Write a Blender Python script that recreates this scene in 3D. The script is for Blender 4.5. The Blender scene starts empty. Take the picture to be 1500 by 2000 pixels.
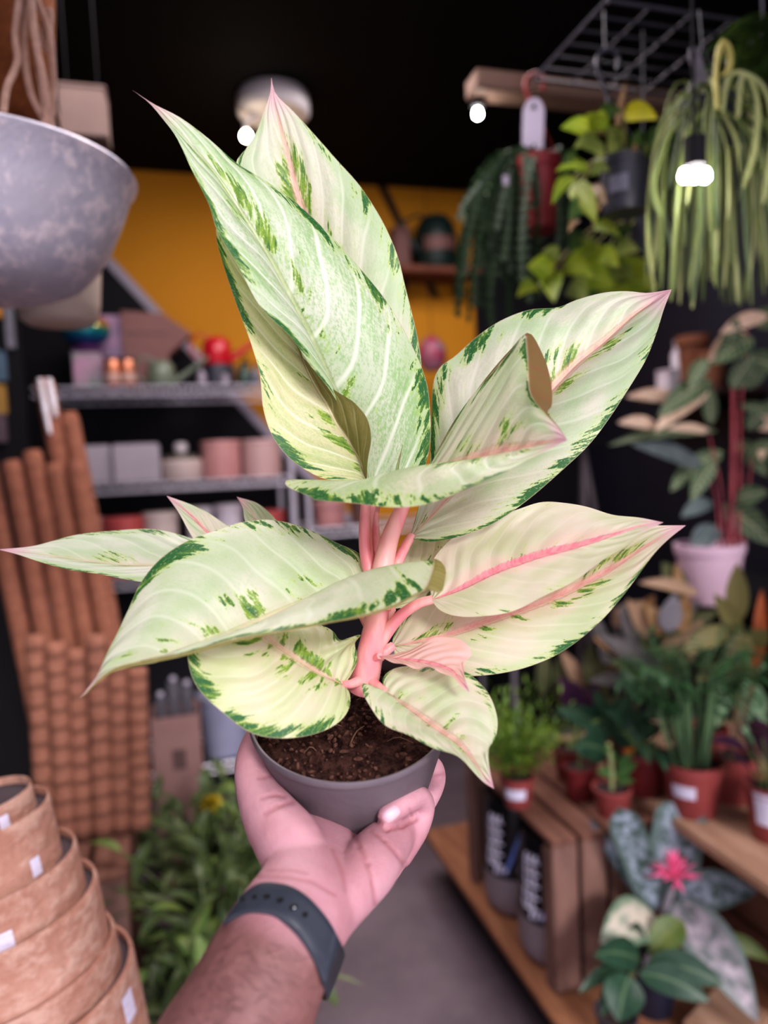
WORLD, SUN, EXPO = 1.90, 2.0, 0.0
LAMP, FILL = 1.6, 25.0
LOOK = 'Medium High Contrast'
import bpy, bmesh, math, random
from mathutils import Vector, Matrix, noise
random.seed(7)
C = bpy.context.scene.collection
F = 1400.0                                   # focal length in pixels of the 1500x2000 frame
PI = math.pi

# ------------------------------------------------------------------ camera
sc = bpy.context.scene
cam_loc = Vector((0, 0, 1.45))
R = Matrix.Rotation(math.radians(-16), 3, 'Z') @ Matrix.Rotation(math.radians(86), 3, 'X') @ Matrix.Rotation(math.radians(-2.6), 3, 'Z')
RT, UP, FW = R @ Vector((1, 0, 0)), R @ Vector((0, 1, 0)), R @ Vector((0, 0, -1))
cd = bpy.data.cameras.new('camera'); cam = bpy.data.objects.new('camera', cd); C.objects.link(cam)
cam.matrix_world = Matrix.Translation(cam_loc) @ R.to_4x4()
cd.sensor_fit = 'VERTICAL'; cd.sensor_height = 36; cd.sensor_width = 27; cd.lens = 36 * F / 2000
cd.clip_start = .02; cd.clip_end = 200
cd.dof.use_dof = True; cd.dof.focus_distance = .485; cd.dof.aperture_fstop = cd.lens / 8.2
sc.camera = cam

def ray(px, py):
    return FW + RT * ((px - 750) / F) + UP * ((1000 - py) / F)
def at(px, py, d): return cam_loc + ray(px, py) * d
def at_z(px, py, z):
    r = ray(px, py); return cam_loc + r * ((z - cam_loc.z) / r.z)
def at_y(px, py, y):
    r = ray(px, py); return cam_loc + r * (y / r.y)
def at_x(px, py, x):
    r = ray(px, py); return cam_loc + r * (x / r.x)
def depth(p): return (p - cam_loc).dot(FW)
def mpp(p): return depth(p) / F               # metres covered by one pixel at p

# ------------------------------------------------------------------ objects
def tag(o, label=None, cat=None, group=None, kind=None):
    if label: o['label'] = label
    if cat: o['category'] = cat
    if group: o['group'] = group
    if kind: o['kind'] = kind
    return o
def thing(name, loc, label, cat, group=None):
    o = bpy.data.objects.new(name, None); C.objects.link(o); o.location = loc; o.empty_display_size = .05
    return tag(o, label, cat, group)

class MB:
    """collects verts/faces in world space, linked as one mesh object"""
    def __init__(s): s.v = []; s.f = []; s.uv = {}; s.at = {}
    def add(s, vs, fs, uvs=None):
        b = len(s.v); s.v += [Vector(v) for v in vs]; s.f += [tuple(i + b for i in f) for f in fs]
        if uvs:
            for i, u in enumerate(uvs): s.uv[b + i] = u
        return s
    def box(s, c, size, rz=0, M=None):
        x, y, z = (k / 2 for k in size)
        vs = [Vector((sx * x, sy * y, sz * z)) for sz in (-1, 1) for sx, sy in ((-1, -1), (1, -1), (1, 1), (-1, 1))]
        m = M or Matrix.Rotation(rz, 3, 'Z')
        return s.add([m @ v + Vector(c) for v in vs], [(3, 2, 1, 0), (4, 5, 6, 7), (0, 1, 5, 4), (1, 2, 6, 5), (2, 3, 7, 6), (3, 0, 4, 7)])
    def rbox(s, c, size, r=.004, rz=0):
        """box with chamfered edges"""
        bm = bmesh.new(); bmesh.ops.create_cube(bm, size=1)
        bmesh.ops.scale(bm, vec=size, verts=bm.verts)
        bmesh.ops.bevel(bm, geom=bm.edges, offset=min(r, min(size) * .3), segments=2, affect='EDGES')
        m = Matrix.Rotation(rz, 3, 'Z'); bm.verts.index_update()
        s.add([m @ v.co + Vector(c) for v in bm.verts], [[v.index for v in f.verts] for f in bm.faces]); bm.free(); return s
    def lathe(s, prof, base, seg=40, M=None, squash=(1, 1)):
        vs, fs = [], []
        for r, z in prof:
            for i in range(seg):
                a = 2 * PI * i / seg
                v = Vector((r * math.cos(a) * squash[0], r * math.sin(a) * squash[1], z))
                vs.append((M @ v if M else v) + Vector(base))
        n = len(prof)
        for j in range(n - 1):
            for i in range(seg):
                k = (i + 1) % seg
                fs.append((j * seg + i, j * seg + k, (j + 1) * seg + k, (j + 1) * seg + i))
        if prof[0][0] > 1e-5: fs.append(tuple(range(seg - 1, -1, -1)))
        if prof[-1][0] > 1e-5: fs.append(tuple((n - 1) * seg + i for i in range(seg)))
        return s.add(vs, fs)
    def tube(s, pts, r, seg=8, caps=True, flat=1.0):
        pts = [Vector(p) for p in pts]; n = len(pts)
        rs = r if isinstance(r, (list, tuple)) else [r] * n
        vs, fs = [], []; ref = None
        for i, p in enumerate(pts):
            t = (pts[min(i + 1, n - 1)] - pts[max(i - 1, 0)])
            t = t.normalized() if t.length > 1e-9 else Vector((0, 0, 1))
            if ref is None: ref = t.orthogonal().normalized()
            ref = (ref - t * ref.dot(t)); ref = ref.normalized() if ref.length > 1e-6 else t.orthogonal().normalized()
            b = t.cross(ref)
            for k in range(seg):
                a = 2 * PI * k / seg
                vs.append(p + ref * (math.cos(a) * rs[i]) + b * (math.sin(a) * rs[i] * flat))
        for i in range(n - 1):
            for k in range(seg):
                l = (k + 1) % seg
                fs.append((i * seg + k, i * seg + l, (i + 1) * seg + l, (i + 1) * seg + k))
        if caps:
            fs.append(tuple(range(seg - 1, -1, -1))); fs.append(tuple((n - 1) * seg + k for k in range(seg)))
        return s.add(vs, fs)
    def leaf(s, p, d, L, W, droop=.6, side=None, n=8, wp=.75, fold=.25, roll=0.0, wave=0):
        """one plant leaf: strip of 4 columns, drooping under gravity; UV (across, along)"""
        p = Vector(p); d = Vector(d).normalized()
        sd = Vector(side) if side is not None else d.cross(Vector((0, 0, 1)))
        if sd.length < 1e-4: sd = Vector((1, 0, 0))
        sd.normalize()
        if roll: sd = Matrix.Rotation(roll, 3, d) @ sd
        vs, uv, fs = [], [], []
        for i in range(n + 1):
            t = i / n
            w = W * .5 * (math.sin(PI * min(1, t ** wp)) ** .8 if 0 < t < 1 else .02)
            nu = sd.cross(d).normalized()
            if nu.z < 0: nu = -nu
            wv = wave * W * math.sin(t * 11)
            for k, u in enumerate((-1, -.5, 0, .5, 1)):
                vs.append(p + sd * (w * u) + nu * (abs(u) * fold * w + wv * u * u)); uv.append((.5 + .5 * u, t))
            if i < n:
                for k in range(4):
                    a = i * 5 + k; fs.append((a, a + 1, a + 6, a + 5))
            p = p + d * (L / n)
            nd = d + Vector((0, 0, -1)) * (droop / n)
            ax = nd.normalized(); sd = (sd - ax * sd.dot(ax)).normalized(); d = ax
        return s.add(vs, fs, uv)
    def build(s, name, m, parent=None, smooth=True, color=None, solid=0):
        off = Vector((0, 0, 0)); q = parent
        while q: off += q.location; q = q.parent
        me = bpy.data.meshes.new(name)
        me.from_pydata([v - off for v in s.v], [], s.f); me.update()
        if s.uv:
            ul = me.uv_layers.new(name='UVMap')
            for l in me.loops: ul.data[l.index].uv = s.uv.get(l.vertex_index, (0, 0))
        for nm, vals in s.at.items():
            a = me.attributes.new(nm, 'FLOAT', 'POINT')
            for i, x in enumerate(vals): a.data[i].value = x
        if smooth:
            me.polygons.foreach_set('use_smooth', [True] * len(me.polygons))
            me.set_sharp_from_angle(angle=math.radians(42))
        me.materials.append(m)
        o = bpy.data.objects.new(name, me); C.objects.link(o)
        if parent: o.parent = parent
        if color: o.color = color
        if solid:
            md = o.modifiers.new('thickness', 'SOLIDIFY'); md.thickness = solid; md.offset = 0
        return o

def crom(pts, n):
    """resample a polyline of Vectors to n+1 points along a Catmull-Rom curve, equal spacing"""
    P = [Vector(p) for p in pts]
    if len(P) == 2: return [P[0].lerp(P[1], i / n) for i in range(n + 1)]
    Q = [P[0] * 2 - P[1]] + P + [P[-1] * 2 - P[-2]]
    den = []
    for i in range(1, len(Q) - 2):
        p0, p1, p2, p3 = Q[i - 1:i + 3]
        for k in range(12):
            t = k / 12
            den.append(.5 * ((2 * p1) + (p2 - p0) * t + (2 * p0 - 5 * p1 + 4 * p2 - p3) * t * t + (3 * p1 - p0 - 3 * p2 + p3) * t ** 3))
    den.append(P[-1])
    cum = [0]
    for a, b in zip(den, den[1:]): cum.append(cum[-1] + (b - a).length)
    out, j = [], 0
    for i in range(n + 1):
        s = cum[-1] * i / n
        while j < len(cum) - 2 and cum[j + 1] < s: j += 1
        dl = cum[j + 1] - cum[j]
        out.append(den[j].lerp(den[j + 1], 0 if dl < 1e-12 else min(1, (s - cum[j]) / dl)))
    return out

# ------------------------------------------------------------------ materials
class NT:
    def __init__(s, name):
        s.m = bpy.data.materials.new(name); s.m.use_nodes = True; s.t = s.m.node_tree; s.t.nodes.clear()
        s.out = s.t.nodes.new('ShaderNodeOutputMaterial')
    def n(s, typ, **kw):
        nd = s.t.nodes.new(typ)
        for k, v in kw.items():
            if k.startswith('i_'):
                nd.inputs[k[2:].replace('_', ' ')].default_value = v
            else: setattr(nd, k, v)
        return nd
    def l(s, a, b): s.t.links.new(a, b)
    def put(s, sock, v):
        if hasattr(v, 'is_linked') or hasattr(v, 'links'): s.l(v, sock)
        else: sock.default_value = v
    def math(s, op, a, b=None, c=None, clamp=False):
        nd = s.t.nodes.new('ShaderNodeMath'); nd.operation = op; nd.use_clamp = clamp
        s.put(nd.inputs[0], a)
        if b is not None: s.put(nd.inputs[1], b)
        if c is not None: s.put(nd.inputs[2], c)
        return nd.outputs[0]
    def sstep(s, x, a, b):
        nd = s.t.nodes.new('ShaderNodeMapRange'); nd.interpolation_type = 'SMOOTHSTEP'
        s.put(nd.inputs[0], x); nd.inputs[1].default_value = a; nd.inputs[2].default_value = b
        return nd.outputs[0]
    def mix(s, f, a, b, mode='MIX'):
        nd = s.t.nodes.new('ShaderNodeMix'); nd.data_type = 'RGBA'; nd.blend_type = mode
        s.put(nd.inputs[0], f); s.put(nd.inputs[6], a if not isinstance(a, tuple) else a + (1,) * (4 - len(a))); s.put(nd.inputs[7], b if not isinstance(b, tuple) else b + (1,) * (4 - len(b)))
        return nd.outputs[2]
    def noise(s, vec, scale, detail=3, rough=.55):
        nd = s.n('ShaderNodeTexNoise'); nd.inputs['Scale'].default_value = scale; nd.inputs['Detail'].default_value = detail; nd.inputs['Roughness'].default_value = rough
        if vec is not None: s.l(vec, nd.inputs['Vector'])
        return nd.outputs['Fac']
    def xyz(s, x, y, z):
        nd = s.n('ShaderNodeCombineXYZ'); s.put(nd.inputs[0], x); s.put(nd.inputs[1], y); s.put(nd.inputs[2], z); return nd.outputs[0]
    def bump(s, h, strength=.3, dist=.002):
        nd = s.n('ShaderNodeBump'); nd.inputs['Strength'].default_value = strength; nd.inputs['Distance'].default_value = dist
        s.l(h, nd.inputs['Height']); return nd.outputs[0]
    def pbr(s, col, rough=.5, metal=0, normal=None, spec=.5, emit=None, estr=0, sss=0):
        b = s.n('ShaderNodeBsdfPrincipled')
        s.put(b.inputs['Base Color'], col if not isinstance(col, tuple) else col + (1,) * (4 - len(col)))
        s.put(b.inputs['Roughness'], rough); b.inputs['Metallic'].default_value = metal; b.inputs['Specular IOR Level'].default_value = spec
        if normal is not None: s.l(normal, b.inputs['Normal'])
        if emit: b.inputs['Emission Color'].default_value = emit + (1,); b.inputs['Emission Strength'].default_value = estr
        if sss:
            b.inputs['Subsurface Weight'].default_value = sss; b.inputs['Subsurface Radius'].default_value = (.008, .003, .0015); b.inputs['Subsurface Scale'].default_value = 1
        return b.outputs[0]
    def done(s, sh): s.l(sh, s.out.inputs[0]); return s.m

_mc = {}
def mat(name, c1, c2=None, rough=.6, metal=0, scale=12, bump=0, bscale=None, stretch=(1, 1, 1), spec=.4, detail=4):
    """object-space noise between two colours, with optional bump"""
    if name in _mc: return _mc[name]
    t = NT(name); c2 = c2 or tuple(k * .75 for k in c1)
    tc = t.n('ShaderNodeTexCoord'); mp = t.n('ShaderNodeMapping'); mp.inputs['Scale'].default_value = stretch
    t.l(tc.outputs['Object'], mp.inputs[0])
    f = t.sstep(t.noise(mp.outputs[0], scale, detail), .3, .7)
    nrm = None
    if bump: nrm = t.bump(t.noise(mp.outputs[0], bscale or scale * 3, 4), 1, bump)
    _mc[name] = t.done(t.pbr(t.mix(f, c1, c2), rough, metal, nrm, spec)); return _mc[name]
def glow(name, c, s):
    t = NT(name); e = t.n('ShaderNodeEmission'); e.inputs[0].default_value = c + (1,); e.inputs[1].default_value = s
    return t.done(e.outputs[0])
def leafmat(name, c1, c2, vein=None, under=None, scale=30, streak=0, trans=.2, rough=.45, edge=None, stripes=None, mid=.05):
    """background plant leaf; c1/c2 mottled; vein = midrib colour; stripes = (colour, count) along side veins; edge = margin colour; under = back face"""
    t = NT(name); uv = t.n('ShaderNodeTexCoord'); sp = t.n('ShaderNodeSeparateXYZ'); t.l(uv.outputs['UV'], sp.inputs[0])
    a = t.math('ABSOLUTE', t.math('MULTIPLY_ADD', sp.outputs[0], 2, -1))
    f = t.sstep(t.noise(uv.outputs['Object'], scale, 3), .35, .65)
    col = t.mix(f, c1, c2)
    if stripes:
        w = t.math('SINE', t.math('MULTIPLY', t.math('SUBTRACT', sp.outputs[1], t.math('MULTIPLY', a, .18)), stripes[1] * 6.283))
        n2 = t.noise(uv.outputs['Object'], scale * 3, 3)
        w = t.math('MULTIPLY', t.sstep(t.math('ADD', w, t.math('MULTIPLY_ADD', n2, 2.4, -1.2)), -.2, .7), t.sstep(a, 1.0, .75))
        col = t.mix(w, col, stripes[0])
    if edge: col = t.mix(t.sstep(t.math('ADD', a, t.math('MULTIPLY_ADD', f, .3, -.15)), .6, .9), col, edge)
    if vein: col = t.mix(t.sstep(a, mid * 2, mid), col, vein)
    if under:
        g = t.n('ShaderNodeNewGeometry'); col = t.mix(g.outputs['Backfacing'], col, under)
    b = t.pbr(col, rough, spec=.4); tr = t.n('ShaderNodeBsdfTranslucent'); t.l(col, tr.inputs[0])
    mx = t.n('ShaderNodeMixShader'); mx.inputs[0].default_value = trans; t.l(b, mx.inputs[1]); t.l(tr.outputs[0], mx.inputs[2])
    return t.done(mx.outputs[0])
# ------------------------------------------------------------------ hero plant
def aglaonema_mat():
    """cream/pale green blade, ragged dark green blotches at margin and beside the midrib, pink midrib.
       object colour: R pink, G mottling, B warm yellow tint and painted backlight, A amount of green"""
    t = NT('aglaonema_leaf')
    tc = t.n('ShaderNodeTexCoord'); sp = t.n('ShaderNodeSeparateXYZ'); t.l(tc.outputs['UV'], sp.inputs[0])
    u = t.math('MULTIPLY_ADD', sp.outputs[0], 2, -1); v = sp.outputs[1]; a = t.math('ABSOLUTE', u); sg = t.math('SIGN', u)
    oi = t.n('ShaderNodeObjectInfo'); oc = t.n('ShaderNodeSeparateColor'); t.l(oi.outputs['Color'], oc.inputs[0])
    pink, mott, warm, grn = oc.outputs[0], oc.outputs[1], oc.outputs[2], oi.outputs['Alpha']
    seed = t.math('MULTIPLY_ADD', oi.outputs['Random'], 90, t.math('MULTIPLY', sg, 7.3))
    un = t.n('ShaderNodeAttribute'); un.attribute_name = 'under'; under = un.outputs['Fac']
    # coordinate along the side veins, which sweep from the midrib toward the tip
    vv = t.math('SUBTRACT', v, t.math('MULTIPLY', t.math('POWER', a, 1.15), .30))
    wob = t.noise(t.xyz(t.math('MULTIPLY', a, 1.1), t.math('MULTIPLY', v, 3.2), seed), 1, 1)
    vw = t.math('MULTIPLY_ADD', wob, .13, vv)
    streak = t.noise(t.xyz(t.math('MULTIPLY', a, 5.0), t.math('MULTIPLY', vw, 52), seed), 1, 5, .66)
    patch = t.noise(t.xyz(t.math('MULTIPLY', a, 2.2), t.math('MULTIPLY', vw, 9), t.math('ADD', seed, 31)), 1, 2)
    fine = t.noise(t.xyz(t.math('MULTIPLY', a, 16), t.math('MULTIPLY', vw, 95), seed), 1, 5, .7)
    dust = t.noise(t.xyz(t.math('MULTIPLY', a, 45), t.math('MULTIPLY', v, 130), seed), 1, 3, .7)
    big = t.noise(t.xyz(t.math('MULTIPLY', u, 1.6), t.math('MULTIPLY', v, 4), seed), 1, 2)
    # base colours
    cream = t.mix(t.sstep(big, .3, .7), (.71, .74, .62), (.51, .63, .40))
    cream = t.mix(t.math('MULTIPLY', warm, .75), cream, (.68, .66, .30))
    # pale side veins
    fr = t.math('FRACT', t.math('MULTIPLY', vw, 9.0)); tri = t.math('ABSOLUTE', t.math('MULTIPLY_ADD', fr, 2, -1))
    vein = t.math('MULTIPLY', t.sstep(tri, .80, 1.0), t.sstep(a, 1.0, .7))
    # mottling between the veins
    md = t.math('ADD', t.math('MULTIPLY', fine, .55), t.math('MULTIPLY', dust, .45))
    mm = t.math('MULTIPLY', t.sstep(t.math('ADD', md, t.math('MULTIPLY', patch, .35)), .60, .80), mott)
    mm = t.math('MULTIPLY', mm, t.math('SUBTRACT', 1, t.math('MULTIPLY', vein, .85)))
    col = t.mix(t.math('MULTIPLY', mm, .8), cream, (.27, .49, .17))
    col = t.mix(t.math('MULTIPLY', vein, t.math('MULTIPLY_ADD', mott, .75, .10)), col, (.84, .90, .76))
    # pink wash
    pw = t.math('MULTIPLY', pink, t.math('ADD', t.math('MULTIPLY', t.sstep(big, .62, .35), .20), t.math('MULTIPLY', t.sstep(a, .40, .02), .35)))
    pw = t.math('MAXIMUM', pw, t.math('MULTIPLY_ADD', pink, 2.0, -1.95, clamp=True)); col = t.mix(pw, col, (.88, .44, .45))
    # dark green blotches
    m1 = t.math('MULTIPLY', t.sstep(a, .70, .99), t.sstep(v, 1.0, .80))
    m1 = t.math('MULTIPLY', m1, t.math('MULTIPLY_ADD', t.sstep(patch, .35, .62), .75, .25))
    m2 = t.math('MULTIPLY', t.math('MULTIPLY', t.sstep(a, .52, .14), t.sstep(a, .01, .07)), t.math('MULTIPLY', t.sstep(v, .98, .80), t.sstep(patch, .44, .60)))
    dens = t.math('MULTIPLY', t.math('MAXIMUM', t.math('MULTIPLY', m1, .42), t.math('MULTIPLY', m2, .30)), grn)
    raw = t.math('ADD', t.math('MULTIPLY_ADD', dust, .16, -.08), t.math('ADD', t.math('ADD', t.math('MULTIPLY', streak, .72), t.math('MULTIPLY', fine, .28)), dens))
    bl = t.sstep(raw, .685, .715)
    bl = t.math('MULTIPLY', bl, t.math('MULTIPLY_ADD', t.sstep(dust, .30, .44), .5, .5))
    gcol = t.mix(t.sstep(t.math('ADD', streak, t.math('MULTIPLY', m1, .18)), .44, .68), (.27, .42, .05), (.035, .15, .045))
    col = t.mix(bl, col, gcol)
    halo = t.math('MULTIPLY', t.sstep(raw, .60, .69), t.math('SUBTRACT', 1, bl)); col = t.mix(t.math('MULTIPLY', halo, .55), col, (.50, .66, .16))
    # midrib, tip, thin margin line
    rib = t.sstep(a, .055, .02)
    ribc = t.mix(pink, (.60, .72, .36), (.90, .36, .40))
    ribc = t.mix(t.math('MULTIPLY', t.sstep(streak, .45, .6), pink), ribc, (.86, .25, .33))
    rib = t.math('MAXIMUM', rib, t.math('MULTIPLY', t.sstep(t.math('MULTIPLY_ADD', fine, -.10, a), .045, .0), pink)); rw = t.math('MULTIPLY', rib, t.math('MULTIPLY_ADD', pink, .5, .5, clamp=True)); col = t.mix(rw, col, ribc)
    tip = t.math('MULTIPLY', t.sstep(v, .88, .99), .9); col = t.mix(tip, col, (.87, .50, .60))
    col = t.mix(t.math('MULTIPLY', t.sstep(a, .985, 1.0), .6), col, (.55, .42, .30))
    # underside
    uc = t.mix(t.sstep(fine, .38, .62), (.22, .25, .06), (.33, .30, .11)); uc = t.mix(t.math('MULTIPLY', pink, 1.25, clamp=True), uc, t.mix(t.sstep(fine, .4, .6), (.25, .085, .06), (.17, .11, .04)))
    uc = t.mix(t.math('MULTIPLY', vein, .5), uc, (.56, .52, .28))
    g = t.n('ShaderNodeNewGeometry')
    bk = t.mix(t.math('MULTIPLY', g.outputs['Backfacing'], .7), col, t.mix(pink, (.55, .62, .28), (.78, .42, .36)))
    col = t.mix(under, bk, uc)
    h = t.math('ADD', t.math('MULTIPLY', t.math('COSINE', t.math('MULTIPLY', vw, 9 * 6.283)), t.math('MULTIPLY', t.sstep(a, 1.0, .6), -.5)), t.math('MULTIPLY', rib, -.8))
    h = t.math('ADD', h, t.math('MULTIPLY', fine, .12))
    nrm = t.bump(h, .62, .0012)
    b = t.pbr(col, t.math('MULTIPLY_ADD', fine, .2, .34), 0, nrm, .42)
    tr = t.n('ShaderNodeBsdfTranslucent'); t.l(t.mix(.30, col, (.80, .85, .30), 'MULTIPLY'), tr.inputs[0]); t.l(nrm, tr.inputs['Normal'])
    mx = t.n('ShaderNodeMixShader'); mx.inputs[0].default_value = .28; t.l(b, mx.inputs[1]); t.l(tr.outputs[0], mx.inputs[2])
    return t.done(mx.outputs[0])
LEAF = aglaonema_mat()
def petiole_mat():
    t = NT('petiole'); tc = t.n('ShaderNodeTexCoord'); mp = t.n('ShaderNodeMapping'); mp.inputs['Scale'].default_value = (1, 1, .2); t.l(tc.outputs['Object'], mp.inputs[0])
    f = t.sstep(t.noise(mp.outputs[0], 70, 3), .35, .65)
    return t.done(t.pbr(t.mix(f, (.88, .46, .42), (.82, .27, .30)), .38, 0, t.bump(t.noise(mp.outputs[0], 200, 3), .5, .0006), .45, sss=.12))
PET = petiole_mat()

def hero_leaf(root, mid, left, right, col, camber=.10, rfold=None, lfold=None, under_r=0, under_l=0, pet=None, ripple=.0012, name='leaf', label=None, N=72, petr=.0036):
    P = lambda L: crom([at(*p) for p in L], N)
    M_, L_, R_ = P(mid), P(left), P(right)
    RF = P(rfold) if rfold else None; LF = P(lfold) if lfold else None
    K, KF = 12, 6
    mb = MB(); und = []
    ph = random.random() * 6
    rows = []
    for i in range(N + 1):
        m, e1, e2 = M_[i], L_[i], R_[i]
        tg = (M_[min(N, i + 1)] - M_[max(0, i - 1)]).normalized()
        row = []
        def half(e, fe, s, us):
            ac = e - m; nr = tg.cross(ac)
            nr = nr.normalized() if nr.length > 1e-9 else -FW
            if nr.dot(cam_loc - m) < 0: nr = -nr
            out = []
            umax = 1.0
            for k in range(1, K + 1):
                q = k / K
                off = camber * ac.length * math.sin(PI * q) ** .9 * math.sin(PI * (.1 + .8 * i / N))
                rp = ripple * math.sin(i / N * 23 + ph + s * 2) * q ** 3 * math.sin(PI * i / N)
                out.append((m + ac * q + nr * (off + rp), .5 + s * .5 * q * umax, us))
            if fe is not None:
                fc = fe - e
                for k in range(1, KF + 1):
                    q = k / KF
                    out.append((e + fc * q + nr * (.12 * fc.length * math.sin(PI * q)), .5 + s * .5, 1.0))
            return out
        lh = half(e1, LF[i] if LF else None, -1, under_l); rh = half(e2, RF[i] if RF else None, 1, under_r)
        row = list(reversed(lh)) + [(m, .5, 0.0)] + rh
        rows.append(row)
    nc = len(rows[0]); vs, uv, fs = [], [], []
    for i, row in enumerate(rows):
        for p, uu, us in row: vs.append(p); uv.append((uu, i / N)); und.append(us)
    for i in range(N):
        for k in range(nc - 1):
            a = i * nc + k; fs.append((a, a + 1, a + nc + 1, a + nc))
    # orient so the upper face looks at the light side (toward the camera for most of its area)
    s = 0
    for f in fs:
        if und[f[0]] > .5: continue
        a, b, c = vs[f[0]], vs[f[1]], vs[f[2]]; n_ = (b - a).cross(c - a); s += n_.dot(cam_loc - a)
    if s < 0: fs = [tuple(reversed(f)) for f in fs]
    mb.add(vs, fs, uv); mb.at['under'] = und
    o = mb.build(name, LEAF, root, color=col)
    if label: o['label'] = label
    if pet:
        pts = crom([at(*p[:3]) for p in pet], 24)
        r0 = pet[0][3] if len(pet[0]) > 3 else petr * 1.35; r1 = pet[-1][3] if len(pet[-1]) > 3 else petr * .8
        tb = MB().tube(pts, [r0 + (r1 - r0) * i / 24 for i in range(25)], 14)
        tb.build('petiole', PET, o)
    return o

plant = thing('potted_chinese_evergreen', at(690, 1560, .52), 'pale cream and green variegated houseplant in a grey pot held on an open hand', 'potted plant')
# --- pot (tilted toward the camera)
prx, pry, pd = 685, 1385, .467
rh = ray(prx, pry).normalized(); up_ = (UP - rh * UP.dot(rh)).normalized()
up_ = Matrix.Rotation(math.radians(-2.5), 3, rh) @ up_
el = math.radians(39)
ax = (up_ * math.cos(el) - rh * math.sin(el)).normalized()
ex = ax.cross(rh).normalized(); ey = ax.cross(ex).normalized()
PM = Matrix((ex, ey, ax)).transposed()
prim = at(prx, pry, pd)                      # centre of the rim
PR, PH = .0655, .080
POTM = mat('grey_pot_plastic', (.165, .137, .155), (.130, .106, .122), rough=.48, scale=18, bump=.0004, bscale=160, spec=.4)
MB().lathe([(.0, -PH), (.045, -PH), (.0475, -PH + .003), (.0500, -PH + .016), (.0640, -.0045), (.0655, -.0038), (.0660, -.001), (.0650, .0008), (.0634, .0), (.0622, -.009), (.058, -.03), (.04, -.06), (0, -.06)], prim, 96, PM).build('pot', POTM, plant)
# --- soil
def soil_mat():
    t = NT('potting_soil'); tc = t.n('ShaderNodeTexCoord'); n1 = t.noise(tc.outputs['Object'], 160, 6, .7); n2 = t.noise(tc.outputs['Object'], 420, 4, .7)
    c = t.mix(t.sstep(n1, .35, .68), (.022, .010, .009), (.105, .048, .038)); c = t.mix(t.sstep(n2, .62, .72), c, (.24, .125, .09))
    return t.done(t.pbr(c, .95, 0, t.bump(n2, 1, .004), .1))
mb = MB(); RG, SG = 44, 110; vs, fs = [], []
for j in range(RG + 1):
    for i in range(SG):
        r = .0612 * j / RG; a = 2 * PI * i / SG; x, y = r * math.cos(a), r * math.sin(a)
        h = .004 * noise.fractal(Vector((x, y, .3)) * 90, 1, 2, 4) + .0035 * noise.noise(Vector((x, y, 1)) * 35) + .002 * abs(noise.noise(Vector((x, y, 4)) * 260))
        h += .009 * math.exp(-((x * .8) ** 2 + (y - .0) ** 2) / .0011) - .012
        if j == RG: h = -.013
        vs.append(prim + PM @ Vector((x, y, h)))
for j in range(RG):
    for i in range(SG):
        k = (i + 1) % SG; fs.append((j * SG + i, j * SG + k, (j + 1) * SG + k, (j + 1) * SG + i))
mb.add(vs, fs)
soil = mb.build('soil', soil_mat(), plant)
mb = MB()
for q in range(420):                          # coarse peat crumbs and bark chips
    r = .059 * math.sqrt(random.random()); a = random.random() * 2 * PI; x, y = r * math.cos(a), r * math.sin(a)
    s = random.uniform(.0005, .0014) * (1.9 if q % 29 == 0 else 1)
    c = prim + PM @ Vector((x, y, -.010 + .009 * math.exp(-(x * x * .64 + y * y) / .0011) + random.uniform(-.001, .002)))
    m = Matrix.Rotation(random.random() * 6, 3, 'X') @ Matrix.Rotation(random.random() * 6, 3, 'Y')
    mb.lathe([(0, -s), (s * .8, -s * .5), (s, .1 * s), (s * .6, s * .8), (0, s)], c, 6, m @ Matrix.Diagonal((1, 1, random.uniform(.6, 2.4))))
cr = mb.build('soil_crumbs', mat('peat_crumb', (.06, .028, .022), (.15, .075, .055), rough=.95, scale=300, spec=.1), soil); cr['kind'] = 'stuff'
mb = MB()
for q in range(16):
    r = .045 * math.sqrt(random.random()); a = random.random() * 2 * PI; p = prim + PM @ Vector((r * math.cos(a), r * math.sin(a), -.006))
    d = PM @ Vector((random.uniform(-1, 1), random.uniform(-1, 1), random.uniform(0, .5)))
    pts = [p + d * (.004 * k) + ax * (.003 * math.sin(k)) for k in range(5)]; mb.tube(pts, .00032, 5)
fb = mb.build('root_fibres', mat('root_fibre', (.20, .11, .07), rough=.9), soil); fb['kind'] = 'stuff'

# --- stem and petioles rise from here
SB = (722, 1318)
st = MB().tube(crom([at(708, 1345, .462), at(716, 1310, .458), at(724, 1270, .457), at(735, 1215, .459), at(745, 1150, .466), at(752, 1090, .474)], 24), [.0098 - .0045 * i / 24 for i in range(25)], 20).build('stem', PET, plant)

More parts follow.
